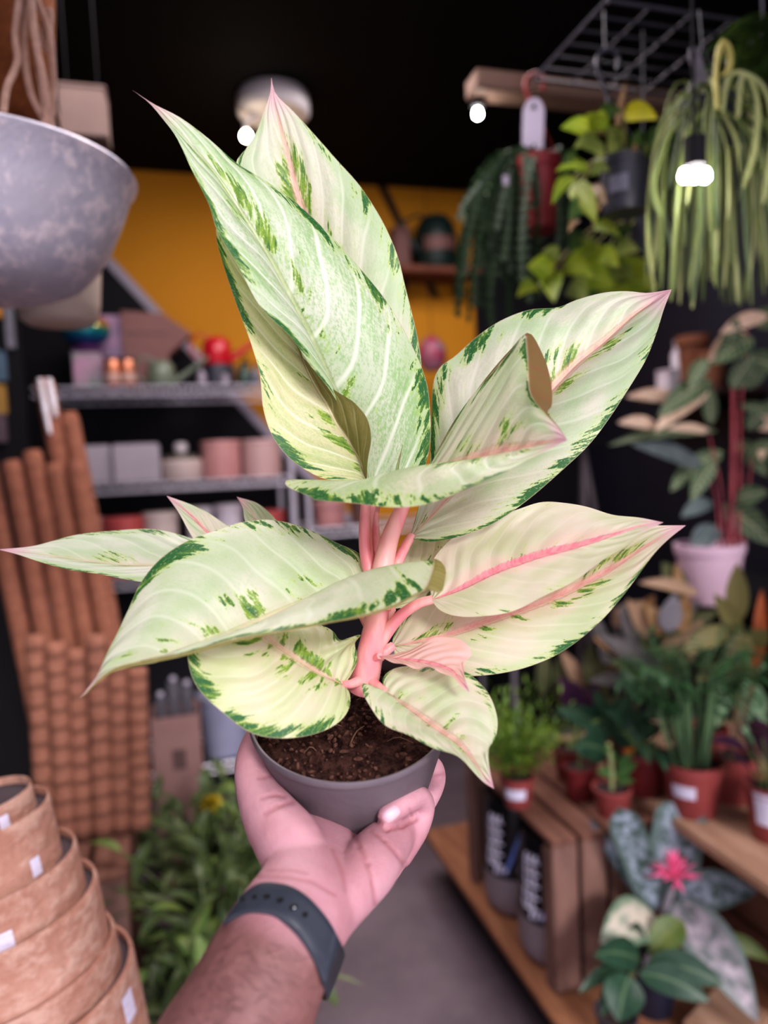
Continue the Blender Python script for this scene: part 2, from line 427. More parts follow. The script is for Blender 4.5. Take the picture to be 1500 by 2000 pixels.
# leaf data: midrib, left margin, right margin as (px, py, depth)
# upright leaf, tip at upper left
hero_leaf(plant, [(727, 990, .482), (716, 930, .480), (690, 850, .474), (650, 760, .468), (608, 665, .462), (560, 570, .458), (520, 495, .455), (452, 386, .452), (416, 334, .450), (360, 268, .447), (328, 234, .446), (300, 206, .443), (257, 175, .436)],
  [(727, 990, .482), (716, 958, .484), (700, 900, .482), (670, 810, .466), (648, 765, .452), (605, 717, .440), (566, 659, .434), (513, 600, .432), (469, 527, .434), (425, 457, .436), (407, 395, .439), (372, 325, .442), (345, 270, .444), (319, 234, .445), (290, 200, .441), (257, 175, .436)],
  [(727, 990, .482), (770, 985, .488), (812, 960, .492), (832, 905, .492), (840, 861, .490), (840, 809, .488), (836, 756, .486), (821, 708, .483), (790, 646, .480), (750, 584, .476), (702, 523, .472), (654, 466, .469), (605, 419, .466), (557, 380, .463), (513, 351, .460), (464, 320, .457), (425, 285, .453), (394, 259, .450), (350, 228, .447), (300, 203, .443), (257, 175, .436)],
  (.05, .95, .0, .85), camber=.13, pet=[(745, 1150, .466), (722, 1100, .470), (717, 1040, .476), (727, 985, .482)])
# leaf behind it, backlit glow painted in as warm yellow, its right half curled to show the underside
hero_leaf(plant, [(716, 942, .474), (706, 905, .472), (690, 874, .470), (672, 845, .468), (658, 826, .466), (640, 790, .466), (618, 755, .466), (596, 710, .466), (570, 640, .468), (540, 580, .47), (510, 520, .474), (490, 470, .478)],
  [(716, 942, .474), (690, 941, .468), (648, 938, .462), (612, 926, .458), (565, 895, .454), (532, 853, .452), (515, 800, .452), (508, 735, .454), (492, 680, .456), (470, 615, .458), (445, 545, .462), (430, 500, .466), (422, 460, .470), (430, 440, .474), (490, 470, .478)],
  [(716, 942, .474), (719, 900, .458), (724, 865, .452), (722, 840, .450), (714, 815, .450), (700, 795, .451), (688, 782, .452), (670, 770, .454), (650, 757, .456), (625, 735, .457), (595, 705, .459), (560, 640, .462), (530, 570, .466), (490, 470, .478)],
  (.25, .55, .95, 1.0), camber=.05, under_r=1, pet=[(738, 1170, .464), (714, 1080, .470), (713, 1000, .472), (716, 940, .474)])
# tall leaf at the back
hero_leaf(plant, [(735, 990, .500), (715, 880, .508), (690, 740, .515), (650, 560, .525), (605, 440, .530), (588, 399, .531), (579, 369, .532), (566, 316, .533), (548, 246, .534), (535, 197, .533), (530, 150, .530)],
  [(735, 990, .500), (650, 900, .505), (560, 760, .512), (500, 600, .518), (468, 480, .522), (455, 370, .525), (462, 316, .527), (478, 294, .528), (500, 259, .530), (513, 224, .532), (527, 185, .532), (530, 150, .530)],
  [(735, 990, .500), (800, 930, .500), (826, 830, .502), (824, 720, .506), (816, 659, .509), (803, 606, .512), (790, 554, .515), (777, 501, .518), (755, 448, .521), (728, 400, .524), (698, 356, .527), (658, 312, .530), (614, 263, .532), (574, 219, .533), (539, 184, .533), (530, 150, .530)],
  (.55, .35, .0, .8), camber=.08, pet=[(748, 1140, .468), (733, 1060, .480), (731, 1010, .492), (735, 985, .500)])
# wide leaf to the right
hero_leaf(plant, [(800, 1052, .478), (850, 1000, .484), (930, 915, .490), (1020, 820, .494), (1080, 760, .497), (1127, 711, .499), (1180, 668, .499), (1233, 620, .498), (1275, 590, .495), (1312, 565, .489)],
  [(800, 1052, .478), (815, 1000, .490), (836, 920, .506), (842, 840, .514), (846, 750, .518), (860, 715, .518), (887, 695, .518), (935, 655, .517), (983, 625, .516), (1036, 604, .514), (1089, 599, .512), (1127, 585, .509), (1180, 572, .506), (1225, 569, .502), (1265, 572, .497), (1312, 565, .489)],
  [(800, 1052, .478), (818, 1055, .472), (840, 1058, .468), (885, 1052, .464), (930, 1038, .462), (968, 1020, .462), (1020, 983, .462), (1060, 953, .464), (1100, 919, .466), (1143, 876, .468), (1185, 823, .471), (1223, 769, .474), (1260, 705, .478), (1284, 644, .482), (1297, 604, .485), (1312, 565, .489)],
  (.6, .30, .0, .75), camber=.10, pet=[(755, 1170, .460), (772, 1110, .468), (790, 1070, .474), (805, 1046, .479)])
# front leaf, seen edge-on, pointing at the viewer
hero_leaf(plant, [(792, 958, .462), (835, 928, .454), (880, 908, .444), (930, 895, .432), (985, 882, .418), (1040, 870, .405), (1080, 863, .397), (1108, 860, .391)],
  [(792, 958, .462), (770, 948, .458), (720, 944, .450), (660, 938, .443), (600, 934, .438), (565, 936, .434), (556, 944, .430), (570, 958, .424), (605, 972, .417), (660, 983, .410), (730, 990, .403), (790, 988, .398), (850, 978, .394), (910, 958, .391), (980, 925, .389), (1045, 890, .388), (1108, 860, .391)],
  [(792, 958, .462), (822, 935, .464), (846, 916, .466), (850, 890, .466), (862, 868, .465), (888, 822, .462), (918, 782, .458), (948, 742, .452), (978, 706, .446), (1006, 676, .440), (1026, 655, .434), (1029, 690, .426), (1029, 740, .416), (1038, 775, .408), (1065, 808, .401), (1090, 835, .396), (1108, 860, .391)],
  (.62, .45, .25, .85), camber=.05, under_r=0,
  rfold=[(792, 958, .462), (822, 935, .464), (846, 916, .466), (850, 890, .466), (862, 868, .465), (888, 822, .462), (918, 782, .458), (948, 742, .452), (978, 706, .446), (1007, 675, .441), (1034, 650, .440), (1062, 697, .438), (1076, 745, .430), (1078, 790, .420), (1070, 806, .405), (1091, 834, .397), (1108, 860, .391)],
  pet=[(738, 1190, .456, .0085), (748, 1110, .462, .0072), (762, 1050, .464, .0062), (782, 1000, .463, .0056), (800, 955, .460, .004)])
# large leaf reaching to the lower left
hero_leaf(plant, [(700, 1140, .462), (672, 1148, .458), (620, 1165, .450), (573, 1183, .442), (507, 1214, .430), (440, 1244, .418), (370, 1270, .406), (290, 1292, .396), (220, 1312, .390), (185, 1336, .386), (155, 1364, .382)],
  [(700, 1140, .462), (722, 1128, .468), (716, 1108, .474), (700, 1080, .477), (660, 1060, .478), (618, 1040, .477), (570, 1024, .474), (520, 1016, .470), (470, 1019, .464), (436, 1029, .460), (375, 1053, .450), (314, 1092, .440), (274, 1138, .430), (250, 1190, .420), (228, 1240, .410), (205, 1285, .400), (190, 1318, .393), (172, 1342, .388), (155, 1364, .382)],
  [(700, 1140, .462), (730, 1134, .452), (770, 1124, .440), (808, 1114, .430), (836, 1098, .422), (848, 1094, .416), (838, 1130, .404), (826, 1152, .399), (800, 1170, .396), (760, 1187, .393), (710, 1203, .391), (650, 1214, .390), (600, 1223, .389), (550, 1232, .388), (490, 1243, .387), (430, 1257, .386), (350, 1277, .385), (280, 1290, .385), (225, 1303, .385), (190, 1328, .384), (168, 1352, .383), (155, 1364, .382)],
  (.22, .25, .12, .95), camber=.09,
  rfold=[(700, 1140, .462), (730, 1134, .452), (770, 1124, .440), (808, 1114, .430), (838, 1096, .424), (856, 1093, .418), (870, 1110, .413), (869, 1132, .408), (860, 1158, .402), (832, 1152, .398), (775, 1184, .394), (710, 1205, .391), (650, 1216, .390), (600, 1225, .389), (550, 1235, .388), (490, 1247, .387), (430, 1262, .386), (350, 1284, .385), (280, 1298, .385), (225, 1311, .385), (190, 1334, .384), (168, 1356, .383), (155, 1364, .382)],
  pet=[(730, 1240, .456), (722, 1190, .462), (712, 1160, .464), (700, 1140, .462)])
# far leaf at the left edge
hero_leaf(plant, [(650, 1130, .485), (560, 1118, .500), (450, 1105, .515), (360, 1102, .525), (280, 1105, .530), (200, 1100, .534), (130, 1090, .536), (60, 1080, .538), (-4, 1073, .538)],
  [(650, 1130, .485), (600, 1085, .502), (520, 1065, .520), (440, 1058, .535), (375, 1050, .545), (320, 1038, .550), (270, 1033, .552), (210, 1036, .552), (150, 1045, .550), (100, 1058, .546), (60, 1067, .542), (-4, 1073, .538)],
  [(650, 1130, .485), (590, 1150, .488), (500, 1158, .496), (420, 1155, .503), (340, 1142, .510), (272, 1134, .514), (220, 1128, .518), (150, 1115, .524), (100, 1103, .529), (70, 1095, .532), (30, 1082, .535), (-4, 1073, .538)],
  (.25, .2, .0, .6), camber=.08, pet=[(728, 1230, .462), (700, 1180, .470), (675, 1150, .478), (648, 1129, .486)])
# two small leaves whose tips show above
hero_leaf(plant, [(665, 1135, .49), (560, 1120, .515), (470, 1085, .535), (415, 1048, .545), (370, 1004, .550), (325, 968, .553)],
  [(665, 1135, .49), (570, 1085, .52), (500, 1050, .54), (445, 1026, .548), (410, 1004, .552), (370, 984, .555), (325, 968, .553)],
  [(665, 1135, .49), (570, 1140, .51), (470, 1130, .525), (405, 1085, .535), (372, 1042, .542), (348, 1000, .548), (325, 968, .553)],
  (.95, .1, .1, .3), camber=.08, pet=[(728, 1220, .464), (700, 1170, .478), (664, 1134, .49)])
hero_leaf(plant, [(680, 1130, .49), (610, 1095, .52), (550, 1060, .54), (510, 1025, .55), (485, 995, .555), (462, 970, .556)],
  [(680, 1130, .49), (600, 1120, .51), (530, 1090, .53), (492, 1050, .545), (478, 1015, .552), (474, 990, .555), (462, 970, .556)],
  [(680, 1130, .49), (625, 1075, .525), (575, 1042, .545), (548, 1024, .553), (528, 1002, .557), (500, 982, .558), (462, 970, .556)],
  (.35, .1, .25, .3), camber=.08, pet=[(732, 1210, .466), (710, 1160, .48), (679, 1129, .49)])
# round leaf hanging over the pot at the lower left
hero_leaf(plant, [(670, 1338, .440), (645, 1325, .436), (608, 1305, .432), (575, 1282, .430), (545, 1262, .429), (520, 1243, .428), (480, 1222, .426), (430, 1208, .424)],
  [(670, 1338, .440), (682, 1352, .438), (682, 1380, .432), (668, 1405, .425), (638, 1425, .418), (588, 1440, .411), (537, 1442, .406), (491, 1430, .403), (446, 1402, .402), (405, 1366, .403), (380, 1332, .405), (368, 1295, .408), (369, 1272, .411), (390, 1240, .417), (430, 1208, .424)],
  [(670, 1338, .440), (684, 1322, .446), (697, 1290, .450), (692, 1258, .452), (706, 1240, .446), (684, 1245, .446), (662, 1250, .450), (648, 1236, .456), (628, 1222, .460), (590, 1210, .458), (530, 1200, .448), (430, 1208, .424)],
  (.45, .12, .65, 1.0), camber=.09, ripple=.002, pet=[(718, 1308, .460), (702, 1328, .453), (686, 1336, .446), (668, 1337, .440)], petr=.0030)
# pointed leaf hanging over the pot at the lower right
hero_leaf(plant, [(752, 1350, .440), (800, 1385, .430), (850, 1422, .420), (893, 1452, .412), (918, 1480, .406), (942, 1512, .401), (965, 1541, .398)],
  [(752, 1350, .440), (722, 1338, .436), (708, 1334, .431), (710, 1360, .424), (727, 1388, .418), (756, 1416, .412), (800, 1441, .406), (848, 1459, .402), (889, 1476, .399), (920, 1503, .398), (946, 1528, .398), (965, 1541, .398)],
  [(752, 1350, .440), (748, 1325, .446), (768, 1307, .450), (800, 1300, .451), (845, 1302, .450), (885, 1305, .447), (918, 1316, .442), (944, 1340, .436), (962, 1372, .428), (972, 1408, .420), (968, 1440, .412), (955, 1464, .406), (956, 1500, .401), (965, 1541, .398)],
  (.6, .12, .3, .65), camber=.09, pet=[(712, 1312, .460), (730, 1334, .451), (754, 1351, .440)], petr=.0030)
# small pink leaf in front of it
hero_leaf(plant, [(738, 1281, .446), (790, 1288, .440), (840, 1297, .432), (880, 1310, .425), (900, 1330, .420), (917, 1352, .416)],
  [(738, 1281, .446), (775, 1296, .438), (812, 1304, .431), (850, 1308, .425), (880, 1321, .420), (900, 1340, .417), (917, 1352, .416)],
  [(738, 1281, .446), (772, 1278, .446), (800, 1268, .446), (840, 1250, .445), (880, 1243, .442), (905, 1253, .437), (921, 1277, .431), (908, 1292, .426), (907, 1318, .420), (917, 1352, .416)],
  (1.35, .0, .0, .05), camber=.06, label='small pink leaf', pet=[(718, 1290, .460), (730, 1286, .452), (742, 1281, .446)], petr=.0026)
# two broad leaves at the right, one under the other
hero_leaf(plant, [(842, 1172, .452), (900, 1150, .452), (970, 1115, .452), (1050, 1087, .450), (1125, 1068, .446), (1200, 1045, .440), (1250, 1028, .434), (1296, 1020, .427)],
  [(842, 1172, .452), (840, 1130, .464), (845, 1095, .472), (880, 1052, .480), (925, 1032, .483), (970, 1010, .484), (1015, 991, .482), (1055, 981, .480), (1100, 984, .476), (1150, 990, .469), (1200, 1005, .458), (1250, 1012, .445), (1296, 1020, .427)],
  [(842, 1172, .452), (860, 1192, .446), (890, 1203, .440), (925, 1206, .436), (975, 1199, .432), (1025, 1184, .430), (1075, 1160, .428), (1125, 1130, .427), (1165, 1105, .426), (1210, 1075, .426), (1250, 1045, .426), (1296, 1020, .427)],
  (1.06, .1, .18, .25), camber=.08, label='broad leaf flushed pink', pet=[(726, 1280, .456), (752, 1240, .456), (780, 1205, .455), (815, 1180, .454), (845, 1171, .452)])
hero_leaf(plant, [(765, 1262, .466), (820, 1252, .464), (880, 1238, .462), (975, 1205, .460), (1075, 1170, .456), (1175, 1122, .450), (1250, 1075, .444), (1300, 1045, .440), (1340, 1026, .436)],
  [(765, 1262, .466), (770, 1240, .474), (800, 1190, .482), (860, 1140, .488), (940, 1095, .490), (1030, 1060, .488), (1120, 1040, .480), (1200, 1030, .468), (1270, 1026, .454), (1340, 1026, .436)],
  [(765, 1262, .466), (780, 1290, .462), (830, 1312, .458), (880, 1320, .455), (930, 1320, .452), (980, 1315, .450), (1030, 1303, .448), (1085, 1280, .446), (1135, 1247, .444), (1180, 1207, .442), (1215, 1165, .440), (1245, 1125, .438), (1280, 1080, .437), (1310, 1050, .436), (1340, 1026, .436)],
  (.70, .1, .4, .8), camber=.07, pet=[(726, 1296, .458), (742, 1280, .462), (768, 1261, .466)])
# leaf behind the stems
hero_leaf(plant, [(765, 1190, .478), (800, 1140, .490), (850, 1095, .500), (920, 1050, .510), (1000, 1020, .515)],
  [(765, 1190, .478), (765, 1130, .492), (780, 1070, .502), (840, 1030, .51), (920, 1015, .516), (1000, 1020, .515)],
  [(765, 1190, .478), (810, 1180, .482), (880, 1140, .49), (950, 1080, .50), (1000, 1020, .515)],
  (.3, .2, .6, .5), camber=.06, pet=[(735, 1240, .462), (750, 1210, .470), (766, 1189, .478)])
# young leaf spear
MB().tube(crom([at(768, 985, .470), at(772, 945, .468), (at(778, 905, .467)), at(787, 868, .466)], 12), [.0035 - .0033 * i / 12 for i in range(13)], 10, flat=.5).build('leaf_spear', mat('spear', (.26, .20, .12), (.22, .30, .10), rough=.5, scale=120), plant)
# ------------------------------------------------------------------ person: left hand and forearm
def loft(rings, seg=28, up_hint=None):
    """rings: (px, py, depth, half width in px across the axis, half thickness m) -> closed tube"""
    pts = [at(*r[:3]) for r in rings]; n = len(pts); mb = MB(); vs, fs = [], []
    secs = []
    for i, r in enumerate(rings):
        t = (pts[min(n - 1, i + 1)] - pts[max(0, i - 1)]).normalized()
        w = t.cross(ray(r[0], r[1]).normalized()); w = w.normalized() if w.length > .05 else RT
        th = w.cross(t).normalized()
        secs.append((pts[i], t, w, th, r[3] * r[2] / F, r[4]))
    def ring(c, w, th, a, b):
        for k in range(seg):
            q = 2 * PI * k / seg; vs.append(c + w * (a * math.cos(q)) + th * (b * math.sin(q)))
    p, t, w, th, a, b = secs[0]; m0 = min(a, b)
    for k in (.98, .8, .45): ring(p - t * (m0 * k), w, th, a * math.sqrt(1 - k * k), b * math.sqrt(1 - k * k))
    for p, t, w, th, a, b in secs: ring(p, w, th, a, b)
    m1 = min(a, b)
    for k in (.45, .8, .98): ring(p + t * (m1 * k), w, th, a * math.sqrt(1 - k * k), b * math.sqrt(1 - k * k))
    nr = len(vs) // seg
    for j in range(nr - 1):
        for k in range(seg):
            l = (k + 1) % seg; fs.append((j * seg + k, j * seg + l, (j + 1) * seg + l, (j + 1) * seg + k))
    fs.append(tuple(range(seg - 1, -1, -1))); fs.append(tuple((nr - 1) * seg + k for k in range(seg)))
    return vs, fs
def dense(rings, n):
    out = []
    P = [Vector((r[0], r[1], r[2] * 1000)) for r in rings]; Q = [Vector((r[3], r[4] * 1000, 0)) for r in rings]
    for i in range(len(rings) - 1):
        for k in range(n):
            t = k / n
            def cr(A):
                p1, p2 = A[i], A[i + 1]; p0 = A[i - 1] if i else p1 * 2 - p2; p3 = A[i + 2] if i + 2 < len(A) else p2 * 2 - p1
                return .5 * ((2 * p1) + (p2 - p0) * t + (2 * p0 - 5 * p1 + 4 * p2 - p3) * t * t + (3 * p1 - p0 - 3 * p2 + p3) * t ** 3)
            a, b = cr(P), cr(Q); out.append((a.x, a.y, a.z / 1000, b.x, b.y / 1000))
    out.append(rings[-1]); return out
HB = MB()
def limb(rings, n=4): HB.add(*loft(dense(rings, n)))
limb([(418, 2130, .335, 166, .036), (440, 2068, .338, 152, .034), (492, 1955, .345, 130, .030), (545, 1842, .358, 115, .0245), (596, 1762, .378, 106, .022), (640, 1695, .414, 116, .0185), (664, 1660, .446, 112, .0155), (680, 1650, .482, 104, .0125), (705, 1625, .515, 108, .0115), (715, 1585, .548, 100, .011)])
# thenar mound and thumb
limb([(600, 1730, .392, 60, .016), (572, 1660, .405, 66, .0185), (532, 1600, .424, 56, .0160), (508, 1555, .440, 44, .0135), (497, 1505, .456, 39, .0120), (503, 1462, .468, 35, .0108), (520, 1425, .476, 29, .0090)])
# heel of the hand on the little-finger side
limb([(668, 1760, .385, 52, .0165), (715, 1700, .405, 58, .0180), (750, 1655, .428, 50, .0155), (776, 1628, .446, 38, .0125)])
# little finger curls forward round the pot, ring finger behind it
limb([(768, 1655, .445, 44, .0130), (806, 1612, .455, 34, .0112), (825, 1574, .458, 25, .0092), (815, 1556, .450, 23, .0086), (790, 1568, .438, 23, .0080), (756, 1592, .428, 19, .0066)], 5)
limb([(770, 1610, .490, 44, .013), (822, 1560, .505, 32, .0105), (842, 1525, .505, 28, .0098), (841, 1502, .492, 26, .0088), (832, 1498, .484, 22, .0075)], 5)
# middle and index fingers run on under and up behind the pot
limb([(705, 1590, .545, 34, .0112), (725, 1530, .588, 26, .0098), (735, 1475, .612, 23, .0088), (735, 1430, .616, 20, .0078)], 5)
limb([(640, 1600, .535, 36, .0112), (628, 1540, .582, 26, .0098), (612, 1480, .606, 23, .0088), (606, 1440, .610, 20, .0078)], 5)
def skin_mat():
    t = NT('skin'); tc = t.n('ShaderNodeTexCoord'); n1 = t.noise(tc.outputs['Object'], 22, 4); n2 = t.noise(tc.outputs['Object'], 110, 4, .6)
    at_ = t.n('ShaderNodeAttribute'); at_.attribute_name = 'palm'; pf = at_.outputs['Fac']
    cz = t.n('ShaderNodeAttribute'); cz.attribute_name = 'crease'
    palm = t.mix(t.sstep(n1, .3, .7), (.61, .335, .385), (.50, .245, .28)); arm = t.mix(t.sstep(n1, .3, .7), (.250, .118, .112), (.215, .098, .092))
    c = t.mix(pf, arm, palm); c = t.mix(t.math('MULTIPLY', t.sstep(n2, .45, .7), .08), c, (.70, .40, .38))
    c = t.mix(t.math('MULTIPLY', cz.outputs['Fac'], .40), c, (.34, .10, .11))
    nr = t.bump(t.math('ADD', t.noise(tc.outputs['Object'], 620, 4, .6), t.math('MULTIPLY', n2, 1.2)), .55, .0007)
    return t.done(t.pbr(c, t.math('MULTIPLY_ADD', n2, .2, .42), 0, nr, .4, sss=.22))
SKIN = skin_mat()
tmp = HB.build('tmp_hand', SKIN, None)
md = tmp.modifiers.new('r', 'REMESH'); md.mode = 'VOXEL'; md.voxel_size = .00125
m2 = tmp.modifiers.new('s', 'SMOOTH'); m2.iterations = 10; m2.factor = .5
bpy.context.view_layer.update()
me = bpy.data.meshes.new_from_object(tmp.evaluated_get(bpy.context.evaluated_depsgraph_get()))
bpy.data.objects.remove(tmp)
me.name = 'person'; me.materials.clear(); me.materials.append(SKIN)
# skin creases: (polyline in the picture, depth of the fold m, half width px)
CR = [([(690, 1622), (700, 1650), (718, 1685), (730, 1725), (734, 1770)], .0016, 5),
      ([(725, 1622), (750, 1640), (776, 1668), (790, 1690)], .0014, 4.5),
      ([(738, 1606), (756, 1618), (786, 1612), (812, 1600)], .0030, 5),
      ([(510, 1560), (535, 1552), (556, 1556)], .0009, 4), ([(516, 1590), (548, 1572), (572, 1566)], .0010, 5), ([(505, 1520), (530, 1516)], .0006, 4),
      ([(500, 1712), (560, 1712), (610, 1722), (655, 1748)], .0007, 4), ([(520, 1700), (570, 1700), (600, 1706)], .0004, 3),
      ([(800, 1580), (806, 1598)], .0006, 3), ([(650, 1660), (668, 1700), (676, 1740)], .0004, 4), ([(842, 1518), (866, 1512)], .0006, 4)]
segs = []
for pl, dp, wd in CR:
    if dp:
        for a, b in zip(pl, pl[1:]): segs.append((Vector(a), Vector(b), dp, wd))
def topx(p):
    q = p - cam_loc; z = q.dot(FW); return Vector((750 + F * q.dot(RT) / z, 1000 - F * q.dot(UP) / z))
crz, plm = [], []
nrm = [v.normal.copy() for v in me.vertices]
w0 = Vector((545, 1842))
for v in me.vertices:
    s = topx(v.co); k = 0
    if nrm[v.index].dot(cam_loc - v.co) > 0:
        for a, b, dp, wd in segs:
            ab = b - a; u = max(0, min(1, (s - a).dot(ab) / ab.length_squared)); dd = (s - (a + ab * u)).length
            g = math.exp(-(dd / wd) ** 2)
            if g > .02: v.co -= nrm[v.index] * (dp * g * .5); k = max(k, g)
    crz.append(k)
    al = (s - w0).dot(Vector((.42, -.907)))
    plm.append(max(0, min(1, (al + 15) / 70)))
for nm, vals in (('crease', crz), ('palm', plm)):
    a = me.attributes.new(nm, 'FLOAT', 'POINT')
    a.data.foreach_set('value', vals)
me.polygons.foreach_set('use_smooth', [True] * len(me.polygons)); me.update()
person = bpy.data.objects.new('person', me); C.objects.link(person)
tag(person, 'person reaching in with open palm and dark wristband, holding up the potted plant', 'person')
bpy.context.view_layer.update()
# surface lookup for hairs and nails
from mathutils.bvhtree import BVHTree
HBV = BVHTree.FromPolygons([v.co for v in me.vertices], [p.vertices for p in me.polygons])
def on_hand(px, py):
    r = ray(px, py).normalized(); h = HBV.ray_cast(cam_loc, r); return h[0], h[1]
def nail(px, py, ang, ln, wd, name):
    p0, n0 = on_hand(px, py)
    if p0 is None: return
    vs, fs = [], []; ca, sa = math.cos(ang), math.sin(ang); NU, NV = 8, 8
    for j in range(NV + 1):
        for i in range(NU + 1):
            a = (i / NU - .5) * 2; b = (j / NV - .5) * 2
            q = max(abs(a), abs(b)); l2 = math.hypot(a, b); f = q / l2 if l2 > 1e-6 else 1
            f = 1 - (1 - f) * .7
            x, y = a * f * wd, b * f * ln
            h, nn = on_hand(px + x * ca - y * sa, py + x * sa + y * ca)
            if h is None: h, nn = p0, n0
            vs.append(h + nn * (.0009 - .0009 * q ** 4))
    for j in range(NV):
        for i in range(NU):
            k = j * (NU + 1) + i; fs.append((k, k + 1, k + NU + 2, k + NU + 1))
    MB().add(vs, fs).build(name, mat('fingernail', (.74, .52, .58), (.70, .45, .50), rough=.22, scale=60, spec=.6), person)
nail(764, 1590, math.radians(52), 19, 13, 'fingernail')
# fine dark hairs on the forearm
mb = MB(); rnd = random.Random(3)
for q in range(230):
    px = rnd.uniform(320, 600); py = rnd.uniform(1840, 2030)
    al = (Vector((px, py)) - w0).dot(Vector((.907, .42)))
    if rnd.random() < (al + 40) / 150: continue
    h, nn = on_hand(px, py)
    if h is None: continue
    dr = (RT * rnd.uniform(.2, 1.2) + UP * rnd.uniform(-1.0, .4)); dr = (dr - nn * dr.dot(nn)).normalized()
    L = rnd.uniform(.006, .014); cv = nn.cross(dr) * rnd.uniform(-.3, .3)
    mb.tube([h, h + dr * L * .35 + nn * L * .10, h + (dr + cv * .4) * L * .7 + nn * L * .13, h + (dr + cv) * L + nn * L * .1], [.00007, .00006, .00004, .00002], 3, False)
ah = mb.build('arm_hair', mat('arm_hair', (.03, .018, .015), rough=.6), person); ah['kind'] = 'stuff'

# ------------------------------------------------------------------ wristband
BAND = mat('band_rubber', (.040, .047, .066), (.034, .040, .056), rough=.46, scale=60, spec=.45)
def strip(up, lo, th, name, parent, closed=False, n=72):
    """band between two edge curves, thickened outward"""
    A, B = crom(up, n), crom(lo, n)
    c = Vector((0, 0, 0))
    for p in A + B: c += p
    c /= len(A + B)
    vs, fs = [], []; prof = [(0, 0), (.0, .7), (.04, 1), (.25, 1.08), (.5, 1.1), (.75, 1.08), (.96, 1), (1, .7), (1, 0)]
    for a, b in zip(A, B):
        m = (a + b) / 2; axis = (a - b).normalized(); o = m - c; o = (o - axis * o.dot(axis)).normalized()
        for q, h in prof: vs.append(a.lerp(b, q) + o * (th * h))
    k = len(prof)
    for i in range(n):
        for j in range(k):
            l = (j + 1) % k; fs.append((i * k + j, i * k + l, (i + 1) * k + l, (i + 1) * k + j))
    if not closed: fs.append(tuple(range(k - 1, -1, -1))); fs.append(tuple(n * k + j for j in range(k)))
    return MB().add(vs, fs)
def wrap(front, off, back):
    out = []
    for x, y in front:
        h, nn = on_hand(x, y)
        if h is not None: out.append(h + nn * off)
    return out, [at(*p) for p in back]
def strip3(A, Bv, th, name, parent, closed, n):
    return strip_v(A, Bv, th, name, parent, closed, n)
u_f, u_b = wrap(((470, 1766), (485, 1750), (502, 1738), (525, 1730), (560, 1734), (585, 1748), (605, 1764), (628, 1789), (645, 1812), (658, 1838)), .0006, ((668, 1862, .385), (655, 1868, .405), (610, 1845, .418), (540, 1800, .415), (478, 1775, .398)))
l_f, l_b = wrap(((442, 1808), (456, 1798), (474, 1789), (495, 1785), (532, 1790), (556, 1806), (576, 1825), (594, 1848), (608, 1872), (620, 1900), (628, 1925)), .0006, ((634, 1950, .370), (618, 1945, .392), (575, 1915, .406), (505, 1868, .402), (440, 1824, .380)))
def strip_v(A, Bv, th, name, parent, closed, n):
    cl = [A[0]] if closed else []
    return strip(A + cl, Bv + ([Bv[0]] if closed else []), th, name, parent, closed, n)
band = strip_v(u_f + u_b, l_f + l_b, .0022, 'wristband', person, True, 120).build('wristband', BAND, person); band['label'] = 'dark slate rubber wristband'
u2, _ = wrap(((478, 1757), (502, 1739), (525, 1731), (560, 1736), (585, 1750), (605, 1767), (626, 1791), (640, 1812), (648, 1830)), .0024, ())
l2, _ = wrap(((476, 1787), (495, 1783), (530, 1786), (554, 1800), (576, 1820), (594, 1843), (606, 1862), (622, 1874), (640, 1868)), .0024, ())
tail = strip_v(u2, l2, .0017, 'band_tail', band, False, 60).build('band_tail', BAND, band)
BV2 = BVHTree.FromPolygons([v.co + Vector(person.location) for v in tail.data.vertices], [p.vertices for p in tail.data.polygons])
HOLE = mat('band_hole', (.006, .007, .010), rough=.7)
for (x, y, s) in ((474, 1757, .7), (497, 1752, .8), (521, 1751, 1), (547, 1758, 1), (573, 1772, 1.1), (596, 1786, .9)):
    h = BV2.ray_cast(cam_loc, ray(x, y).normalized())
    if h[0] is None: continue
    n_ = h[1] if h[1].dot(cam_loc - h[0]) > 0 else -h[1]
    Mz = n_.to_track_quat('Z', 'Y').to_matrix() @ Matrix.Diagonal((1, .75, 1))
    r = .0016 * s
    MB().lathe([(0, .0001), (r * .75, .0001), (r, .00035), (r * 1.12, .0002), (r * 1.15, -.0003)], h[0], 20, Mz).build('band_hole', HOLE, tail)
    if x == 573: MB().lathe([(0, .0012), (r * .45, .0010), (r * .62, .0004), (r * .62, -.0002)], h[0] + RT * .0003 - UP * .0005, 16, Mz).build('band_stud', mat('steel_stud', (.55, .56, .60), rough=.25, metal=1), tail)
